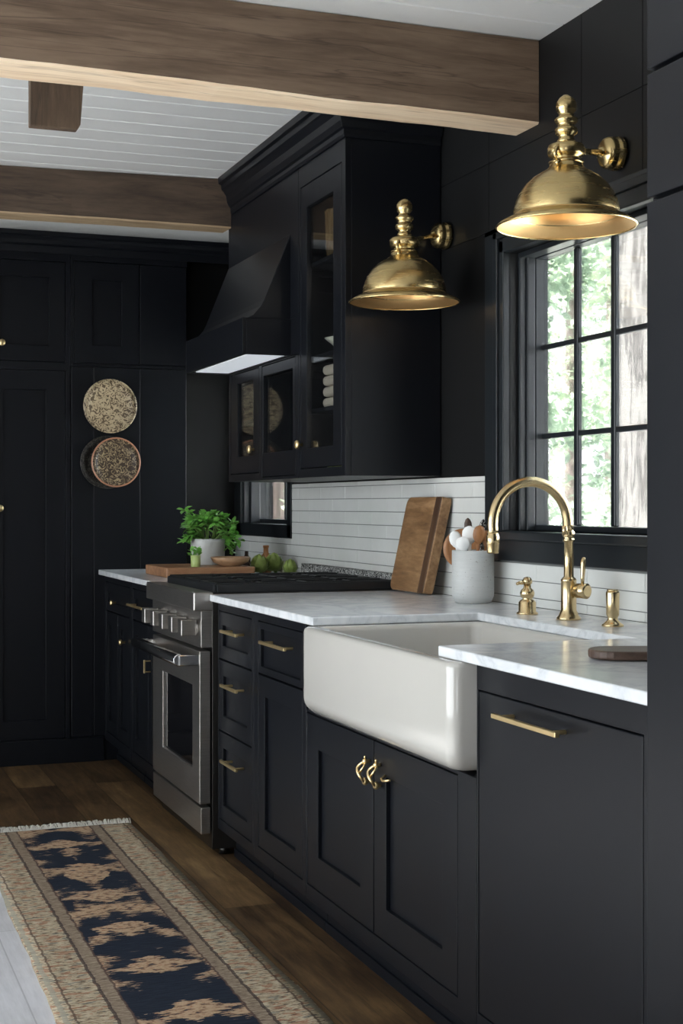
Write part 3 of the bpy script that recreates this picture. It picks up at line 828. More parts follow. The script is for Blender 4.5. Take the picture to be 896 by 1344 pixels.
def reeded(name, x, y, z, rr, h, n, mat, label, cat):
    b = MB(); seg = n * 4; V = []; F = []
    for j, (hz, rs) in enumerate(((0, .85), (.02, .95), (h * .9, 1), (h, 1.03), (h, .92), (h * .9, .9), (.03, .85), (.02, .02))):
        for k in range(seg):
            a = 2 * PI * k / seg; q = rr * rs * (1 + .05 * abs(math.sin(n * a / 2))) if j < 4 else rr * rs
            V.append((x + q * math.cos(a), y + q * math.sin(a), z + hz))
    for j in range(7):
        for k in range(seg): F.append((j * seg + k, j * seg + (k + 1) % seg, (j + 1) * seg + (k + 1) % seg, (j + 1) * seg + k))
    F.append(list(range(seg))[::-1]); F.append([7 * seg + k for k in range(seg)])
    b.add(V, F, 0, True); return tag(b.build(name, mat), label, cat)
reeded('vase', -.24, 4.84, 2.1265, .085, .17, 18, 'amber', 'large ribbed amber glass vase on the top shelf of the tall glass cabinet', 'vase')
reeded('jar', -.25, 5.73, 1.5915, .05, .15, 14, 'amber', 'ribbed amber glass jar in the far small glass cabinet', 'jar')
b = MB().lathe([(.03, 0), (.03, .12), (.028, .12), (.027, .005), (.0001, .004)], (-.27, 5.83, 1.5915), 24, caps=False)
tag(b.build('drinking_glass', 'cream'), 'pale narrow tumbler next to the amber jar in the far small glass cabinet', 'glass')

# crown over the upper cabinets
CP = [(0, 2.488), (.006, 2.488), (.010, 2.50), (.010, 2.515), (.018, 2.52), (.026, 2.54), (.030, 2.565), (.044, 2.585), (.050, 2.59), (.052, 2.61), (.064, 2.615), (.066, CEIL - .002), (0, CEIL - .002)]
b = MB().sweep([(-.004, 4.561), (XU, 4.561), (XU, 5.945)], CP)
r = thing('crown_molding', 'stepped black crown molding on top of the hood wall and tall glass cabinet', 'molding', (-.2, 5.2, 2.497))
b.build('molding', 'paint', r, .0015)
MB().box(XU + .001, -.004, 4.563, 5.943, 2.4965, 2.6405).build('top_panel', 'paint', r)

# ------------------------------------------------------------------ range hood
HY0, HY1 = 5.154, 6.011
r = thing('range_hood', 'black range hood with sloped canopy and boxy band above the cooktop', 'range hood', (-.3, (HY0 + HY1) / 2, 1.80))
b = MB().box(XU, -.004, 5.062, 6.007, 1.94, 2.4955).box(XU + .002, -.004, 5.062, HY0, 1.80, 1.94)
b.build('chimney', 'paint', r, .001)
b = MB().prism([(XU + .001, 1.936), (-.535, 1.936), (-.505, 1.95), (-.475, 1.985), (-.462, 2.01), (XU + .001, 2.265)], 'y', HY0 + .002, HY1)
b.build('canopy', 'paint', r, .003)
b = MB().box(-.55, -.535, HY0, HY1, 1.80, 1.938).box(-.536, XU + .001, HY0, HY0 + .015, 1.80, 1.938).box(-.536, XU + .001, HY1 - .015, HY1, 1.80, 1.938).box(-.536, XU + .001, HY0 + .01, HY1 - .01, 1.925, 1.938)
b.box(XU + .001, -.004, HY0, HY1 - .004, 1.80, 1.94)
b.build('band', 'paint', r, .002)
MB().box(-.534, XU, HY0 + .016, HY1 - .016, 1.806, 1.815).build('liner', 'steel', r, .001)
MB().box(-.515, XU - .01, HY0 + .035, HY1 - .035, 1.8025, 1.8065).build('added_glow_panel', 'lens', r, .001)  # added emissive panel, makes the hood underside read bright

# ------------------------------------------------------------------ back wall of tall cabinets
YP = 6.85
frz = MB().box(XL, -.004, YP + .002, YF, 2.525, CEIL - .0005)
o = frz.build('trim_1', 'white_wall'); struct(o)
CP2 = [(0, 2.43), (.006, 2.43), (.010, 2.445), (.014, 2.462), (.03, 2.468), (.036, 2.485), (.05, 2.498), (.062, 2.502), (.066, 2.524), (0, 2.524)]
b = MB().sweep([(-.004, YP), (-3.4, YP)], CP2)
b.v = [(p[0], YP - (p[1] - YP) if p[1] > YP else p[1], p[2]) for p in b.v]
tag(b.build('crown_molding', 'paint', None, .0015), 'black crown molding along the top of the cabinets on the back wall', 'molding')
def tall(x0, x1, label, doors, extra=None):
    r = thing('tall_cabinet', label, 'cabinet', ((x0 + x1) / 2, (YP + YF) / 2, 0))
    b = MB().grid_holes(FY, x0, x1, 0, 2.524, YP, YP + .022, [(d[1] - G, d[2] + G, d[3] - G, d[4] + G) for d in doors])
    b.box(x0 + .001, x1 - .001, YP + .021, YF - .002, 0, 2.524); b.build('body', 'paint', r, .0015)
    out = []
    for d in doors:
        if d[0] == 'shaker': out.append(shaker(r, FY, YP + .0005, *d[1:5], fw=d[5]))
        else:
            m = MB(); x = d[1]
            cuts = d[5]
            for a, c in zip(cuts[:-1], cuts[1:]): m.box(a + .0015, c - .0015, YP + .0005, YP + .02, d[3], d[4])
            m.box(d[1], d[2], YP + .005, YP + .0205, d[3], d[4])
            out.append(m.build('panel', 'paint', r, .002))
    return r, out
r, ds = tall(-1.72, -.905, 'tall black pantry with brass knobs at the left edge of the back wall', [('shaker', -1.31, -.93, 1.915, 2.39, .075), ('shaker', -1.31, -.93, .12, 1.87, .09), ('shaker', -1.70, -1.316, 1.915, 2.39, .075), ('shaker', -1.70, -1.316, .12, 1.87, .09)])
def knoby(parent, x, z):
    MB().lathe([(.006, 0), (.005, -.012), (.0145, -.016), (.017, -.022), (.013, -.028), (.0001, -.030)], (x, YP + .001, z), 18, 'y').build('knob', 'gold', parent)
knoby(ds[0], -1.228, 1.995); knoby(ds[1], -1.236, 1.216); knoby(ds[2], -1.39, 1.995); knoby(ds[3], -1.39, 1.216)
r, ds = tall(-.903, -.331, 'tall black panelled cabinet behind the hanging plates', [('shaker', -.885, -.57, 1.915, 2.40, .085), ('planks', -.566, -.334, 1.915, 2.40, [-.566, -.334]), ('planks', -.900, -.334, .12, 1.895, [-.900, -.792, -.565, -.334])])
r, ds = tall(-3.35, -1.725, 'wide tall black cabinet with four doors to the left of the knobbed pantry', [('shaker', -2.5, -1.76, 1.915, 2.40, .085), ('shaker', -2.5, -1.76, .12, 1.87, .085), ('shaker', -3.3, -2.51, 1.915, 2.40, .085), ('shaker', -3.3, -2.51, .12, 1.87, .085)])
bb = MB().box(-3.35, -.745, YP - .014, YP + .002, 0, .115); tag(bb.build('baseboard_far', 'paint', None, .003)); bb = None
for o in COL.objects:
    if o.name == 'baseboard_far': struct(o)

# wall plates
def wplate(x, z, y, R, mats, label, rim=None, seed=0):
    r = thing('wall_plate', label, 'plate', (x, y, z - R))
    b = MB().lathe([(.0001, -.004), (R * .62, -.004), (R * .80, -.010), (R * .96, -.024), (R * .965, -.018), (R * .8, -.002), (R * .6, .003), (.0001, .003)], (x, y, z), 48, 'y')
    b.build('dish', mats, r)
    b = MB(); pts = [(x + R * .975 * math.cos(a), y - .021, z + R * .975 * math.sin(a)) for a in [2 * PI * k / 48 for k in range(49)]]
    b.tube(pts, .0042, 8, cap=False); b.build('rim', rim or mats, r)
wplate(-.717, 1.708, YP - .006, .130, 'plate_a', 'round speckled tan plate hanging above the two overlapping plates')
wplate(-.735, 1.437, YP - .004, .126, 'plate_c', 'dark woven-edge plate hanging behind the copper-rimmed plate')
wplate(-.694, 1.437, YP - .030, .119, 'plate_b', 'carved brown plate with a copper rim hanging in front of the dark plate', 'copper')

# ------------------------------------------------------------------ wall lamps
def lamp(lx, ly, lz, py, pz, label):
    r = thing('wall_lamp', label, 'lamp', (lx, ly, lz), 'brass wall lamps')
    o = (lx, ly, lz)
    outer = [(.180, 0), (.181, .003), (.172, .010), (.155, .019), (.142, .025), (.136, .029), (.137, .033), (.135, .048), (.130, .066), (.121, .086), (.107, .106), (.088, .124), (.068, .137), (.052, .146), (.044, .154), (.042, .164)]
    inner = [(.040, .162), (.042, .152), (.066, .134), (.086, .120), (.104, .102), (.117, .082), (.125, .064), (.131, .047), (.133, .032), (.150, .0175), (.166, .0075), (.177, .0005)]
    MB().lathe(outer, o, 64, caps=False).build('shade', 'brass', r)
    MB().lathe(inner + [(.180, 0)], o, 64, caps=False).build('shade_lining', 'lining', r)
    b = MB(); b.tube([(lx + .180 * math.cos(a), ly + .180 * math.sin(a), lz) for a in [2 * PI * k / 64 for k in range(65)]], .0028, 8, cap=False)
    b.build('shade_rim', 'brass', r)
    MB().lathe([(.038, .158), (.044, .162), (.046, .166), (.034, .170), (.034, .178), (.046, .182), (.049, .190), (.049, .200), (.045, .210), (.028, .216), (.02, .220)], o, 36).build('fitter', 'brass', r)
    MB().lathe([(.022, .214), (.024, .222), (.019, .228), (.021, .236), (.028, .240), (.030, .248), (.028, .254), (.020, .258), (.024, .266), (.030, .272), (.030, .278), (.020, .284), (.019, .292), (.026, .300), (.027, .310), (.026, .320), (.018, .332), (.008, .340), (.0001, .342)], o, 32).build('finial', 'brass', r)
    P = Vector((-.056, py, pz)); A = Vector((lx, ly, lz + .196)); dirn = (P - A).normalized()
    b = MB().tube([A + dirn * .045, P], .0085, 16); b.ball(A + dirn * .055, .014, 14); b.ball(P, .016, 14)
    b.build('arm', 'brass', r)
    # side thumb bracket
    q = -dirn; pts = [A + q * .04 + Vector((0, 0, .01))]
    for k in range(9):
        a = PI * k / 8; pts.append(A + q * (.046 + .018 * math.sin(a)) + Vector((0, 0, .012 - .036 * k / 8)))
    MB().tube(pts, .0055, 10).ball(A + q * .05 + Vector((0, 0, -.03)), .008, 10).build('thumbscrew', 'brass', r)
    MB().lathe([(.044, -.004), (.046, -.010), (.046, -.020), (.042, -.024), (.042, -.032), (.044, -.036), (.042, -.046), (.034, -.054), (.015, -.059), (.0001, -.060)], (0, py, pz), 36, 'x').build('backplate', 'brass', r)
    # lamp holder and bulb inside
    s = MB().lathe([(.018, .158), (.018, .10), (.0001, .10)], o, 20).build('socket', 'brass', r)
    MB().ball((lx, ly, lz + .085), .024, 16, sc=(1, 1, 1.25)).build('bulb', 'cream', s)
    pl = bpy.data.lights.new('bulb_light', 'POINT'); pl.energy = .15; pl.color = (1, .72, .4); pl.shadow_soft_size = .03
    po = bpy.data.objects.new('bulb_light', pl); COL.objects.link(po); po.location = (lx, ly, lz + .048)
lamp(-.237, 3.262, 1.954, 3.385, 2.19, 'large brass dome wall lamp hanging in front of the window, nearer the camera')
lamp(-.250, 4.305, 1.895, 4.503, 2.163, 'brass dome wall lamp hanging beside the tall glass cabinet, further from the camera')

# ------------------------------------------------------------------ things on the worktop
# leaning cutting board
def cutboard():
    y0, y1, H, T = 4.500, 4.805, .338, .034
    th = math.atan2(.052, .335)
    r = thing('cutting_board', 'thick brown wooden cutting board leaning on the white tiles', 'cutting board', (-.11, (y0 + y1) / 2, ZT))
    def tr(p):     # local: x thickness (0..T toward wall), y, z up
        x, y, z = p; X = -.0985 + x * math.cos(th) + z * math.sin(th); Z = ZT + .001 - x * math.sin(th) * 0 + z * math.cos(th) - x * math.sin(th) + T * math.sin(th)
        return (X, y - (z * .15), Z)
    def rr(a, b_, c, d, rad, cor):
        pts = []
        for cx, cy, st, on in ((b_ - rad, d - rad, 0, cor[0]), (a + rad, d - rad, 1, cor[1]), (a + rad, c + rad, 2, cor[2]), (b_ - rad, c + rad, 3, cor[3])):
            if on:
                for k in range(7):
                    an = (st + k / 6) * PI / 2; pts.append((cx + rad * math.cos(an), cy + rad * math.sin(an)))
            else: pts.append({0: (b_, d), 1: (a, d), 2: (a, c), 3: (b_, c)}[st])
        return pts
    m = MB().prism(rr(y0 + .052, y1, 0, H, .030, (1, 0, 0, 1)), 'x', 0, T); m.v = [tr(p) for p in m.v]; m.build('board', 'board', r, .004, 3)
    m = MB().prism(rr(y0 + .004, y0 + .052, 0, H, .022, (0, 0, 0, 0)), 'x', 0, T); m.v = [tr(p) for p in m.v]; m.build('dark_strip', 'board_strip', r, .001, 1)
    m = MB().prism([(y0 + .004, 0), (y0 + .004, H), (y0 - .004, H - .004), (y0 - .008, H - .02), (y0 - .008, .02), (y0 - .004, .004)], 'x', 0, T); m.v = [tr(p) for p in m.v]; m.build('edge_strip', 'board', r, .002, 2)
cutboard()
# canister with utensils
cx, cy = -.098, 4.105
b = MB().lathe([(.050, 0), (.058, .004), (.066, .022), (.067, .03), (.067, .166), (.065, .168), (.060, .165), (.060, .03), (.05, .012), (.0001, .011)], (cx, cy, ZT), 40, caps=False)
tag(b.build('utensil_crock', 'stoneware'), 'grey speckled stoneware crock holding utensils beside the faucet', 'crock')
def disc_board():
    b = MB(); R = .064
    b.lathe([(.0001, -.005), (R * .8, -.005), (R, -.008), (R * 1.02, -.002), (R, .004), (.0001, .003)], (0, 0, 0), 40, 'y')
    b.tube([(0, 0, -R * .95), (.012, .0, -.168)], [.009, .007], 12)
    t = Matrix.Rotation(-.42, 3, 'Z') @ Matrix.Rotation(.10, 3, 'Y')
    b.v = [tuple(t @ Vector(p)) for p in b.v]; zmin = min(p[2] for p in b.v)
    b.v = [(p[0] - .076, p[1] + 4.225, p[2] - zmin + ZT + .0005) for p in b.v]
    tag(b.build('wooden_paddle', 'utensil'), 'round reddish wooden paddle standing behind the grey crock', 'paddle')
def spoon(dx, dy, lean, h, mat, w, label, name='spoon', cat='spoon', stripes=False):
    base = Vector((cx + dx * .4, cy + dy * .4, ZT + .014)); top = Vector((cx + dx + lean[0], cy + dy + lean[1], ZT + h))
    d = (top - base); b = MB()
    pts = [base + d * t for t in (0, .3, .6, .78)]
    b.tube(pts, [.005, .0045, .005, .006], 10)
    c = base + d * .9; ax = d.normalized(); side = Vector((.93, -.36, 0)); nrm = ax.cross(side).normalized(); side = nrm.cross(ax)
    V = []; F = []; n = 14
    for j, (t, ww) in enumerate(((-1, .2), (-.8, .55), (-.4, .9), (0, 1), (.5, .92), (.85, .6), (1, .15))):
        for k in range(n):
            a = 2 * PI * k / n
            V.append(c + ax * t * d.length * .13 + side * math.cos(a) * w * ww + nrm * math.sin(a) * .006)
    for j in range(6):
        for k in range(n): F.append((j * n + k, j * n + (k + 1) % n, (j + 1) * n + (k + 1) % n, (j + 1) * n + k))
    F.append(list(range(n))); F.append([6 * n + k for k in range(n)])
    b.add(V, F, 0, True)
    tag(b.build(name, mat), label, cat, 'utensils in the stoneware crock')
disc_board()
spoon(-.03, .030, (-.016, .012), .222, 'paper', .020, 'white spoon at the left in the grey crock')
spoon(-.016, .002, (.006, .004), .238, 'paper', .024, 'white ladle, tallest of the three white utensils in the grey crock')
spoon(-.038, -.008, (-.004, 0), .205, 'paper', .022, 'white spoon at the front of the grey crock, lowest of the white ones')
spoon(.01, -.006, (.0, -.022), .240, 'utensil', .020, 'wide orange-brown wooden spoon in the middle of the crock')
spoon(.034, .004, (.022, -.006), .225, 'utensil', .018, 'small wooden spoon at the right in the grey crock')
spoon(.004, .034, (.0, .012), .262, 'walnut', .013, 'dark wooden spoon at the back of the crock', )
spoon(.03, .02, (.016, .0), .258, 'woven', .012, 'striped black and white spoon at the back right of the crock')

# walnut board on the near worktop
b = MB(); V = []; pts = []
import math as _m
for k in range(13):
    a = PI / 2 + PI * k / 12; pts.append((-.545 + .055 * _m.cos(a), .062 * _m.sin(a)))
pts += [(-.25, -.070), (-.17, -.07), (-.15, -.05), (-.15, .05), (-.17, .07), (-.25, .070)]
b.prism([(p[0], p[1]) for p in pts], 'z', ZT + .002, ZT + .020)
t = Matrix.Rotation(-.36, 3, 'Z')
b.v = [tuple(t @ Vector((p[0] + .545, p[1], 0))) + (p[2],) for p in b.v]; b.v = [(p[0] - .545, p[1] + 2.515, p[3]) for p in b.v]
tag(b.build('serving_board', 'walnut', None, .005, 3), 'dark walnut board with a rounded end lying on the near worktop', 'board')

# board with plant and bowl left of the range
b = MB().prism([(-.645, 5.95), (-.262, 5.95), (-.255, 5.957), (-.255, 6.36), (-.265, 6.37), (-.635, 6.37), (-.650, 6.355), (-.650, 5.957)], 'z', ZT + .001, .963)
tag(b.build('serving_board', 'board_flat', None, .004, 3), 'thick reddish wooden board under the potted plant, left of the cooktop', 'board')
px, py, pz = -.392, 6.235, .9635
r = thing('potted_herb', 'bushy green herb in a pale pot on the wooden board by the cooktop', 'plant', (px, py, pz))
MB().lathe([(.070, 0), (.074, .004), (.078, .10), (.078, .116), (.073, .116), (.071, .10), (.0001, .098)], (px, py, pz), 36, caps=False).lathe([(.0001, 0), (.07, 0)], (px, py, pz), 24, caps=False).build('pot', 'pot', r)
MB().lathe([(.0001, .103), (.072, .103)], (px, py, pz), 24, caps=False).build('soil', 'soil', r)
b = MB(); st = MB(); rnd = random.Random(3)
def leaf(b, c, d, up, L_, W_):
    d = d.normalized(); s = d.cross(up).normalized(); n = s.cross(d)
    V = [c, c + d * L_ * .3 + s * W_ * .8 + n * L_ * .08, c + d * L_ * .65 + s * W_ * .8 + n * L_ * .05, c + d * L_ - n * L_ * .12, c + d * L_ * .65 - s * W_ * .8 + n * L_ * .05, c + d * L_ * .3 - s * W_ * .8 + n * L_ * .08, c + d * L_ * .45 - n * L_ * .06]
    b.add(V, [(0, 1, 6), (1, 2, 6), (2, 3, 6), (3, 4, 6), (4, 5, 6), (5, 0, 6)], 0, True)
tips = []
for k in range(46):
    a = rnd.uniform(0, 2 * PI); q = rnd.uniform(.0, 1) ** .6
    tip = Vector((px + math.cos(a) * .135 * q + .0, py + math.sin(a) * .12 * q, pz + .155 + .075 * (1 - q * q) + rnd.uniform(-.02, .02)))
    if k < 3: tip = Vector((px - .12 + .03 * k, py - .02, pz + .25 - .03 * k))
    if 3 <= k < 7: tip = Vector((px - .155 + .01 * k, py - .02, pz + .10 + .01 * (k - 3)))
    if 7 <= k < 12: tip = Vector((px + .10 + .01 * (k - 7), py - .06, pz + .05 + .02 * (k - 7)))
    base = Vector((px + math.cos(a) * .03, py + math.sin(a) * .03, pz + .1))
    mid = (base + tip) / 2 + Vector((0, 0, .03)); st.tube([base, mid, tip], .0022, 5); tips.append((base, mid, tip))
for base, mid, tip in tips:
    for j in range(13):
        t = rnd.uniform(.45, 1.0); p = mid.lerp(tip, (t - .4) / .6)
        d = Vector((rnd.uniform(-1, 1), rnd.uniform(-1, 1), rnd.uniform(-.4, .7)))
        leaf(b, p, d, Vector((rnd.uniform(-.4, .4), rnd.uniform(-.4, .4), 1)), rnd.uniform(.026, .046), rnd.uniform(.011, .018))
b.build('leaves', 'leaf', r, fix=False); st.build('stems', 'stem', r)
b = MB().lathe([(.045, 0), (.05, .003), (.078, .018), (.088, .037), (.086, .040), (.080, .037), (.07, .020), (.04, .009), (.0001, .008)], (-.338, 6.055, .9635), 40, caps=False)
tag(b.build('wooden_bowl', 'bowl_wood'), 'shallow light wooden bowl on the board in front of the potted herb', 'bowl')
r = thing('glass_cup', 'small green glass cup with sprigs beside the wooden bowl', 'cup', (-.505, 6.02, .9635))
MB().lathe([(.018, 0), (.02, .003), (.022, .05), (.0205, .05), (.018, .006), (.0001, .005)], (-.505, 6.02, .9635), 24, caps=False).build('cup', 'green_cup', r)
b = MB()
for k in range(26):
    d = Vector((rnd.uniform(-1, 1), rnd.uniform(-1, 1), rnd.uniform(.2, 1))); leaf(b, Vector((-.505 + rnd.uniform(-.02, .02), 6.02 + rnd.uniform(-.01, .01), 1.01 + rnd.uniform(0, .03))), d, Vector((0, .3, 1)), .026, .010)
b.build('sprigs', 'leaf', r, fix=False)
# artichokes
def artichoke(x, y, z, R, label, rot):
    r = thing('artichoke', label, 'artichoke', (x, y, z), 'artichokes beside the cooktop')
    b = MB(); b.ball((x, y, z + R), R * .62, 16)
    for ring in range(7):
        ph = -.9 + ring * .38; n = 11 - ring
        for k in range(n):
            a = 2 * PI * (k + ring * .5) / n + rot; u = Vector((math.cos(a) * math.cos(ph), math.sin(a) * math.cos(ph), math.sin(ph)))
            c = Vector((x, y, z + R)) + u * R * .60; t = Vector((-math.sin(a), math.cos(a), 0)); upv = u.cross(t) * -1
            if upv.z < 0: upv = -upv
            W_ = R * .42; H_ = R * .8
            V = [c - upv * H_ * .4 - t * W_ * .6, c - upv * H_ * .4 + t * W_ * .6, c + u * R * .22 + t * W_ * .8, c + upv * H_ * .75 + u * R * .42, c + u * R * .22 - t * W_ * .8, c + u * R * .30]
            b.add(V, [(0, 1, 5), (1, 2, 5), (2, 3, 5), (3, 4, 5), (4, 0, 5)], 0, True)
    b.build('head', 'artichoke', r, fix=False)
    MB().tube([(x, y, z + R), (x + .01, y, z + .004)], .008, 10).build('stalk', 'stem', r)
artichoke(-.205, 6.06, ZT + .001, .043, 'green artichoke next to the wooden bowl, leftmost of three', 0)
artichoke(-.118, 6.118, ZT + .001, .045, 'green artichoke in the middle of three beside the cooktop', .7)
artichoke(-.085, 5.985, ZT + .001, .034, 'smaller green artichoke at the right of the three, below the tiles', 1.7)
b = MB().lathe([(.025, 0), (.028, .004), (.036, .055), (.034, .055), (.026, .008), (.0001, .007)], (-.055, 6.125, ZT + .001), 28, caps=False)
tag(b.build('cup', 'cream'), 'small white cup behind the artichokes against the tiles', 'cup')
b = MB().lathe([(.022, 0), (.024, .004), (.024, .075), (.012, .092), (.012, .115), (.014, .116), (.014, .126), (.0001, .127)], (-.118, 6.235, ZT + .001), 24)
tag(b.build('bottle', 'utensil'), 'small brown bottle standing behind the artichokes', 'bottle')
b = MB().lathe([(.016, 0), (.018, .003), (.018, .07), (.009, .08), (.009, .098), (.0001, .10)], (-.20, 6.27, ZT + .001), 20)
tag(b.build('bottle', 'walnut'), 'slim dark bottle between the potted herb and the brown bottle', 'bottle')

# ------------------------------------------------------------------ runner rug
RC, RW = -1.212, .298
r = thing('runner_rug', 'long worn navy and tan patterned runner rug with cream fringe on the floor', 'rug', (RC, 3.6, 0))
V = []; F = []; nx, ny = 14, 120; ya, yb = 1.9, 5.44
for layer in (0, 1):
    for j in range(ny + 1):
        yy = ya + (yb - ya) * j / ny
        wl = .010 * noise.noise(Vector((yy * 2.2, 1, 0))) + .004 * noise.noise(Vector((yy * 9, 4, 0))); wr = .008 * noise.noise(Vector((yy * 2.5, 8, 0))) + .004 * noise.noise(Vector((yy * 8, 9, 0)))
        lx = RC - RW + wl - .012 + .02 * (yy - 3.6) * .8; rx = RC + RW + wr
        for i in range(nx + 1):
            xx = lx + (rx - lx) * i / nx; zz = .001 if layer == 0 else .007 + .0025 * noise.noise(Vector((xx * 6, yy * 4, 0)))
            V.append((xx, yy, zz))
W_ = nx + 1; O_ = W_ * (ny + 1)
for j in range(ny):
    for i in range(nx):
        a = j * W_ + i; F.append((O_ + a, O_ + a + 1, O_ + a + W_ + 1, O_ + a + W_)); F.append((a, a + W_, a + W_ + 1, a + 1))
for j in range(ny):
    a = j * W_; F.append((a, O_ + a, O_ + a + W_, a + W_)); a += nx; F.append((a, a + W_, O_ + a + W_, O_ + a))
for i in range(nx):
    F.append((i, i + 1, O_ + i + 1, O_ + i)); a = ny * W_ + i; F.append((a, O_ + a, O_ + a + 1, a + 1))
b = MB(); b.add(V, F, 0, True)
o = b.build('pile', 'rug', r)
b = MB(); rnd = random.Random(11)
for k in range(220):
    x = RC - RW + 2 * RW * k / 220 + rnd.uniform(-.002, .002); dx = rnd.uniform(-.012, .012) + (.014 if k > 180 else 0); ln = rnd.uniform(.045, .085) * (1.0 if k < 150 else 1.15)
    b.tube([(x, yb - .004, .006), (x + dx * .4, yb + ln * .5, .009 + rnd.uniform(0, .008)), (x + dx, yb + ln, .004)], [.0022, .0026, .0020], 5)
b.build('fringe', 'fringe', r)

# ------------------------------------------------------------------ outdoors
struct(MB().box(.25, 60, -40, 70, -.9, -.6).build('ground', 'ground'))
tx, ty = 3.75, 8.6
def trunk(x, y, z0, h, r0, r1, seg, seed, rough=.06):
    b = MB(); n = 40; V = []; F = []
    for j in range(n + 1):
        z = z0 + h * j / n
        for k in range(seg):
            a = 2 * PI * k / seg; q = r0 + (r1 - r0) * j / n
            q *= 1 + rough * noise.noise(Vector((math.cos(a) * 4 + seed, math.sin(a) * 4, z * .9))) + rough * .5 * noise.noise(Vector((math.cos(a) * 11 + seed, math.sin(a) * 11, z * 2)))
            V.append((x + q * math.cos(a), y + q * math.sin(a), z))
    for j in range(n):
        for k in range(seg): F.append((j * seg + k, j * seg + (k + 1) % seg, (j + 1) * seg + (k + 1) % seg, (j + 1) * seg + k))
    b.add(V, F, 0, True); return b
r = thing('tree', 'massive pale tree trunk with cracked bark right outside the sink window', 'tree', (tx, ty, -.65))
trunk(tx, ty, -.65, 8, .52, .47, 72, 2).build('trunk', 'bark', r)
b = MB(); rnd = random.Random(5)
for k in range(1600):
    p = Vector((tx + rnd.gauss(0, 1.8), ty + rnd.gauss(0, 1.8), 6.5 + rnd.gauss(0, .8)))
    leaf(b, p, Vector((rnd.uniform(-1, 1), rnd.uniform(-1, 1), rnd.uniform(-1, .5))), Vector((rnd.uniform(-.5, .5), rnd.uniform(-.5, .5), 1)), .22, .05)
b.build('crown', 'leaves_a', r, fix=False)
def tree(x, y, H, R, n, mat, label, seed, tr=.07, zc=.55, sz=.10):
    rnd = random.Random(seed)
    r = thing('tree', label, 'tree', (x, y, -.65), 'trees outside the windows')
    trunk(x, y, -.65, H, tr, tr * .4, 16, seed, .1).build('trunk', 'bark_dark', r)
    b = MB(); cl = [Vector((x + rnd.gauss(0, R * .5), y + rnd.gauss(0, R * .5), -.3 + H * rnd.uniform(.08, 1))) for _ in range(26)]
    for k in range(n):
        c = rnd.choice(cl); p = c + Vector((rnd.gauss(0, R * .22), rnd.gauss(0, R * .22), rnd.gauss(0, R * .12)))
        if p.x < .5 or p.z < -.55: continue
        leaf(b, p, Vector((rnd.uniform(-1, 1), rnd.uniform(-1, 1), rnd.uniform(-.8, .5))), Vector((rnd.uniform(-.6, .6), rnd.uniform(-.6, .6), 1)), sz * rnd.uniform(.6, 1.3), sz * .28)
    b.build('crown', mat, r, fix=False)
tree(5.35, 13.0, 6, 1.2, 5000, 'leaves_a', 'pale green tree seen through the left panes of the sink window', 21)
tree(7.9, 17.6, 8, 1.5, 5500, 'leaves_a', 'tall light green tree in the middle distance outside the sink window', 22, .08)
tree(3.7, 10.6, 4.6, .8, 3500, 'leaves_b', 'deeper green slender tree closest to the left side of the sink window', 23, .04)
tree(10.6, 21.0, 8, 2.0, 4500, 'leaves_b', 'distant deep green tree behind the paler ones outside the sink window', 24, .1, sz=.16)
tree(2.07, 13.0, 7, 1.1, 700, 'leaves_a', 'tree with straight brown trunk seen through the small window', 25, .10)
tree(4.1, 19.0, 7, 1.3, 700, 'leaves_a', 'far thin tree seen through the small window by the range', 26, .13)

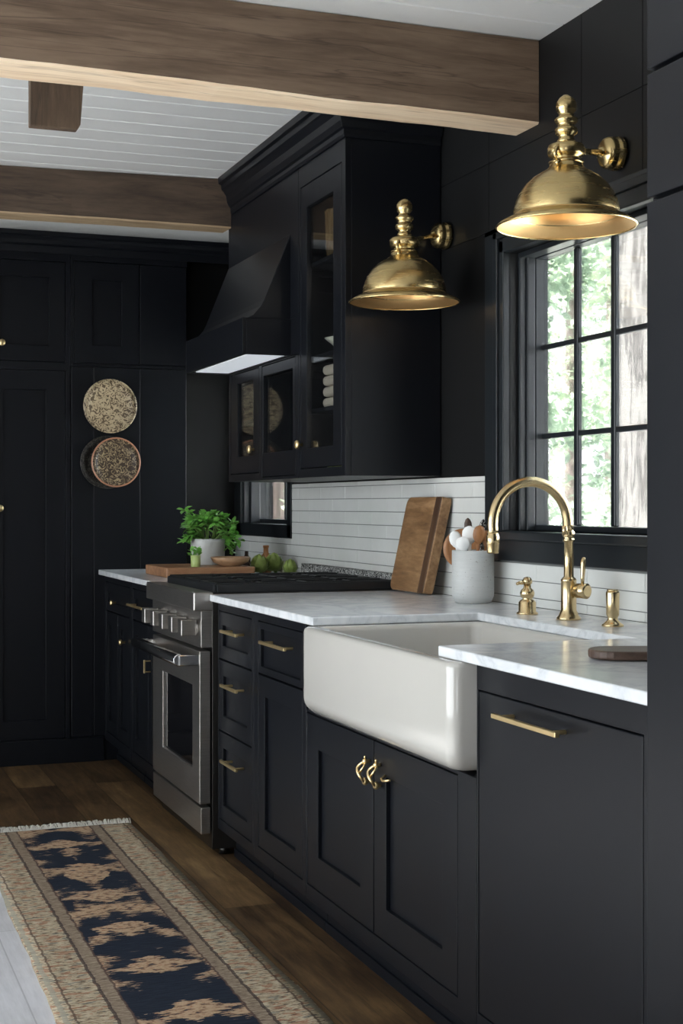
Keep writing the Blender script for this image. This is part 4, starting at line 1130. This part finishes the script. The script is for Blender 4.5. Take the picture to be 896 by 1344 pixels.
# ------------------------------------------------------------------ light
w = bpy.data.worlds.new('world'); SC.world = w; w.use_nodes = True
nt = w.node_tree; bg = nt.nodes['Background']
tcw = nt.nodes.new('ShaderNodeTexCoord'); sxw = nt.nodes.new('ShaderNodeSeparateXYZ'); L(nt, tcw.outputs['Generated'], sxw.inputs[0])
L(nt, ramp(nt, sxw.outputs['Z'], [(0, (.93, .96, 1.0)), (.3, (.86, .93, 1.0)), (1, (.70, .84, 1.0))]), bg.inputs[0])
bg.inputs[1].default_value = 5
def portal(loc, rot, sx_, sy_):
    l = bpy.data.lights.new('window_portal', 'AREA'); l.shape = 'RECTANGLE'; l.size = sx_; l.size_y = sy_; l.cycles.is_portal = True
    o = bpy.data.objects.new('window_portal', l); COL.objects.link(o); o.location = loc; o.rotation_euler = rot
for x, y, z in ((-.30, 4.66, 2.46), (-.30, 4.66, 2.08), (-.30, 4.66, 1.745), (-.30, 4.66, 1.555), (-.30, 5.90, 1.775)):  # unseen point lights added to brighten the items behind the cabinet glass
    pl = bpy.data.lights.new('added_cabinet_fill', 'POINT'); pl.energy = .35; pl.color = (1, .9, .75); pl.shadow_soft_size = .01
    po = bpy.data.objects.new('added_cabinet_fill', pl); COL.objects.link(po); po.location = (x, y, z)
portal((.15, (W1[0] + W1[1]) / 2, (W1[2] + W1[3]) / 2), (0, PI / 2, 0), W1[3] - W1[2], W1[1] - W1[0])
portal((.15, (W2[0] + W2[1]) / 2, (W2[2] + W2[3]) / 2), (0, PI / 2, 0), W2[3] - W2[2], W2[1] - W2[0])
for op in WL: portal((XL - .14, (op[0] + op[1]) / 2, (op[2] + op[3]) / 2), (0, -PI / 2, 0), op[3] - op[2], op[1] - op[0])
op = WB[0]; portal(((op[0] + op[1]) / 2, YB - .14, (op[2] + op[3]) / 2), (PI / 2, 0, 0), op[1] - op[0], op[3] - op[2])
sl = bpy.data.lights.new('sun', 'SUN'); sl.energy = 50.0; sl.angle = math.radians(3); sl.color = (1, .96, .9)
so = bpy.data.objects.new('sun', sl); COL.objects.link(so); so.location = (5, -5, 10)
so.rotation_euler = Vector((-.70, -.22, .68)).to_track_quat('Z', 'Y').to_euler()

# ------------------------------------------------------------------ camera
cd = bpy.data.cameras.new('camera'); cam = bpy.data.objects.new('camera', cd); COL.objects.link(cam)
cd.sensor_fit = 'VERTICAL'; cd.sensor_height = 36; cd.sensor_width = 24; cd.lens = 1872.0 * 36 / 1344
cd.shift_y = -9.1 / 1344; cd.clip_start = .05; cd.clip_end = 200
cam.location = (-2.0762, 0, 1.2312); cam.rotation_euler = (PI / 2, 0, -.3572)
SC.camera = cam
SC.view_settings.view_transform = 'Standard'; SC.view_settings.look = 'None'
SC.view_settings.exposure = 0.6; SC.view_settings.gamma = 1; SC.view_settings.use_curve_mapping = False
SC.cycles.max_bounces = 10; SC.cycles.diffuse_bounces = 5; SC.cycles.glossy_bounces = 5; SC.cycles.transparent_max_bounces = 12
SC.cycles.use_denoising = True; SC.cycles.sample_clamp_indirect = 8
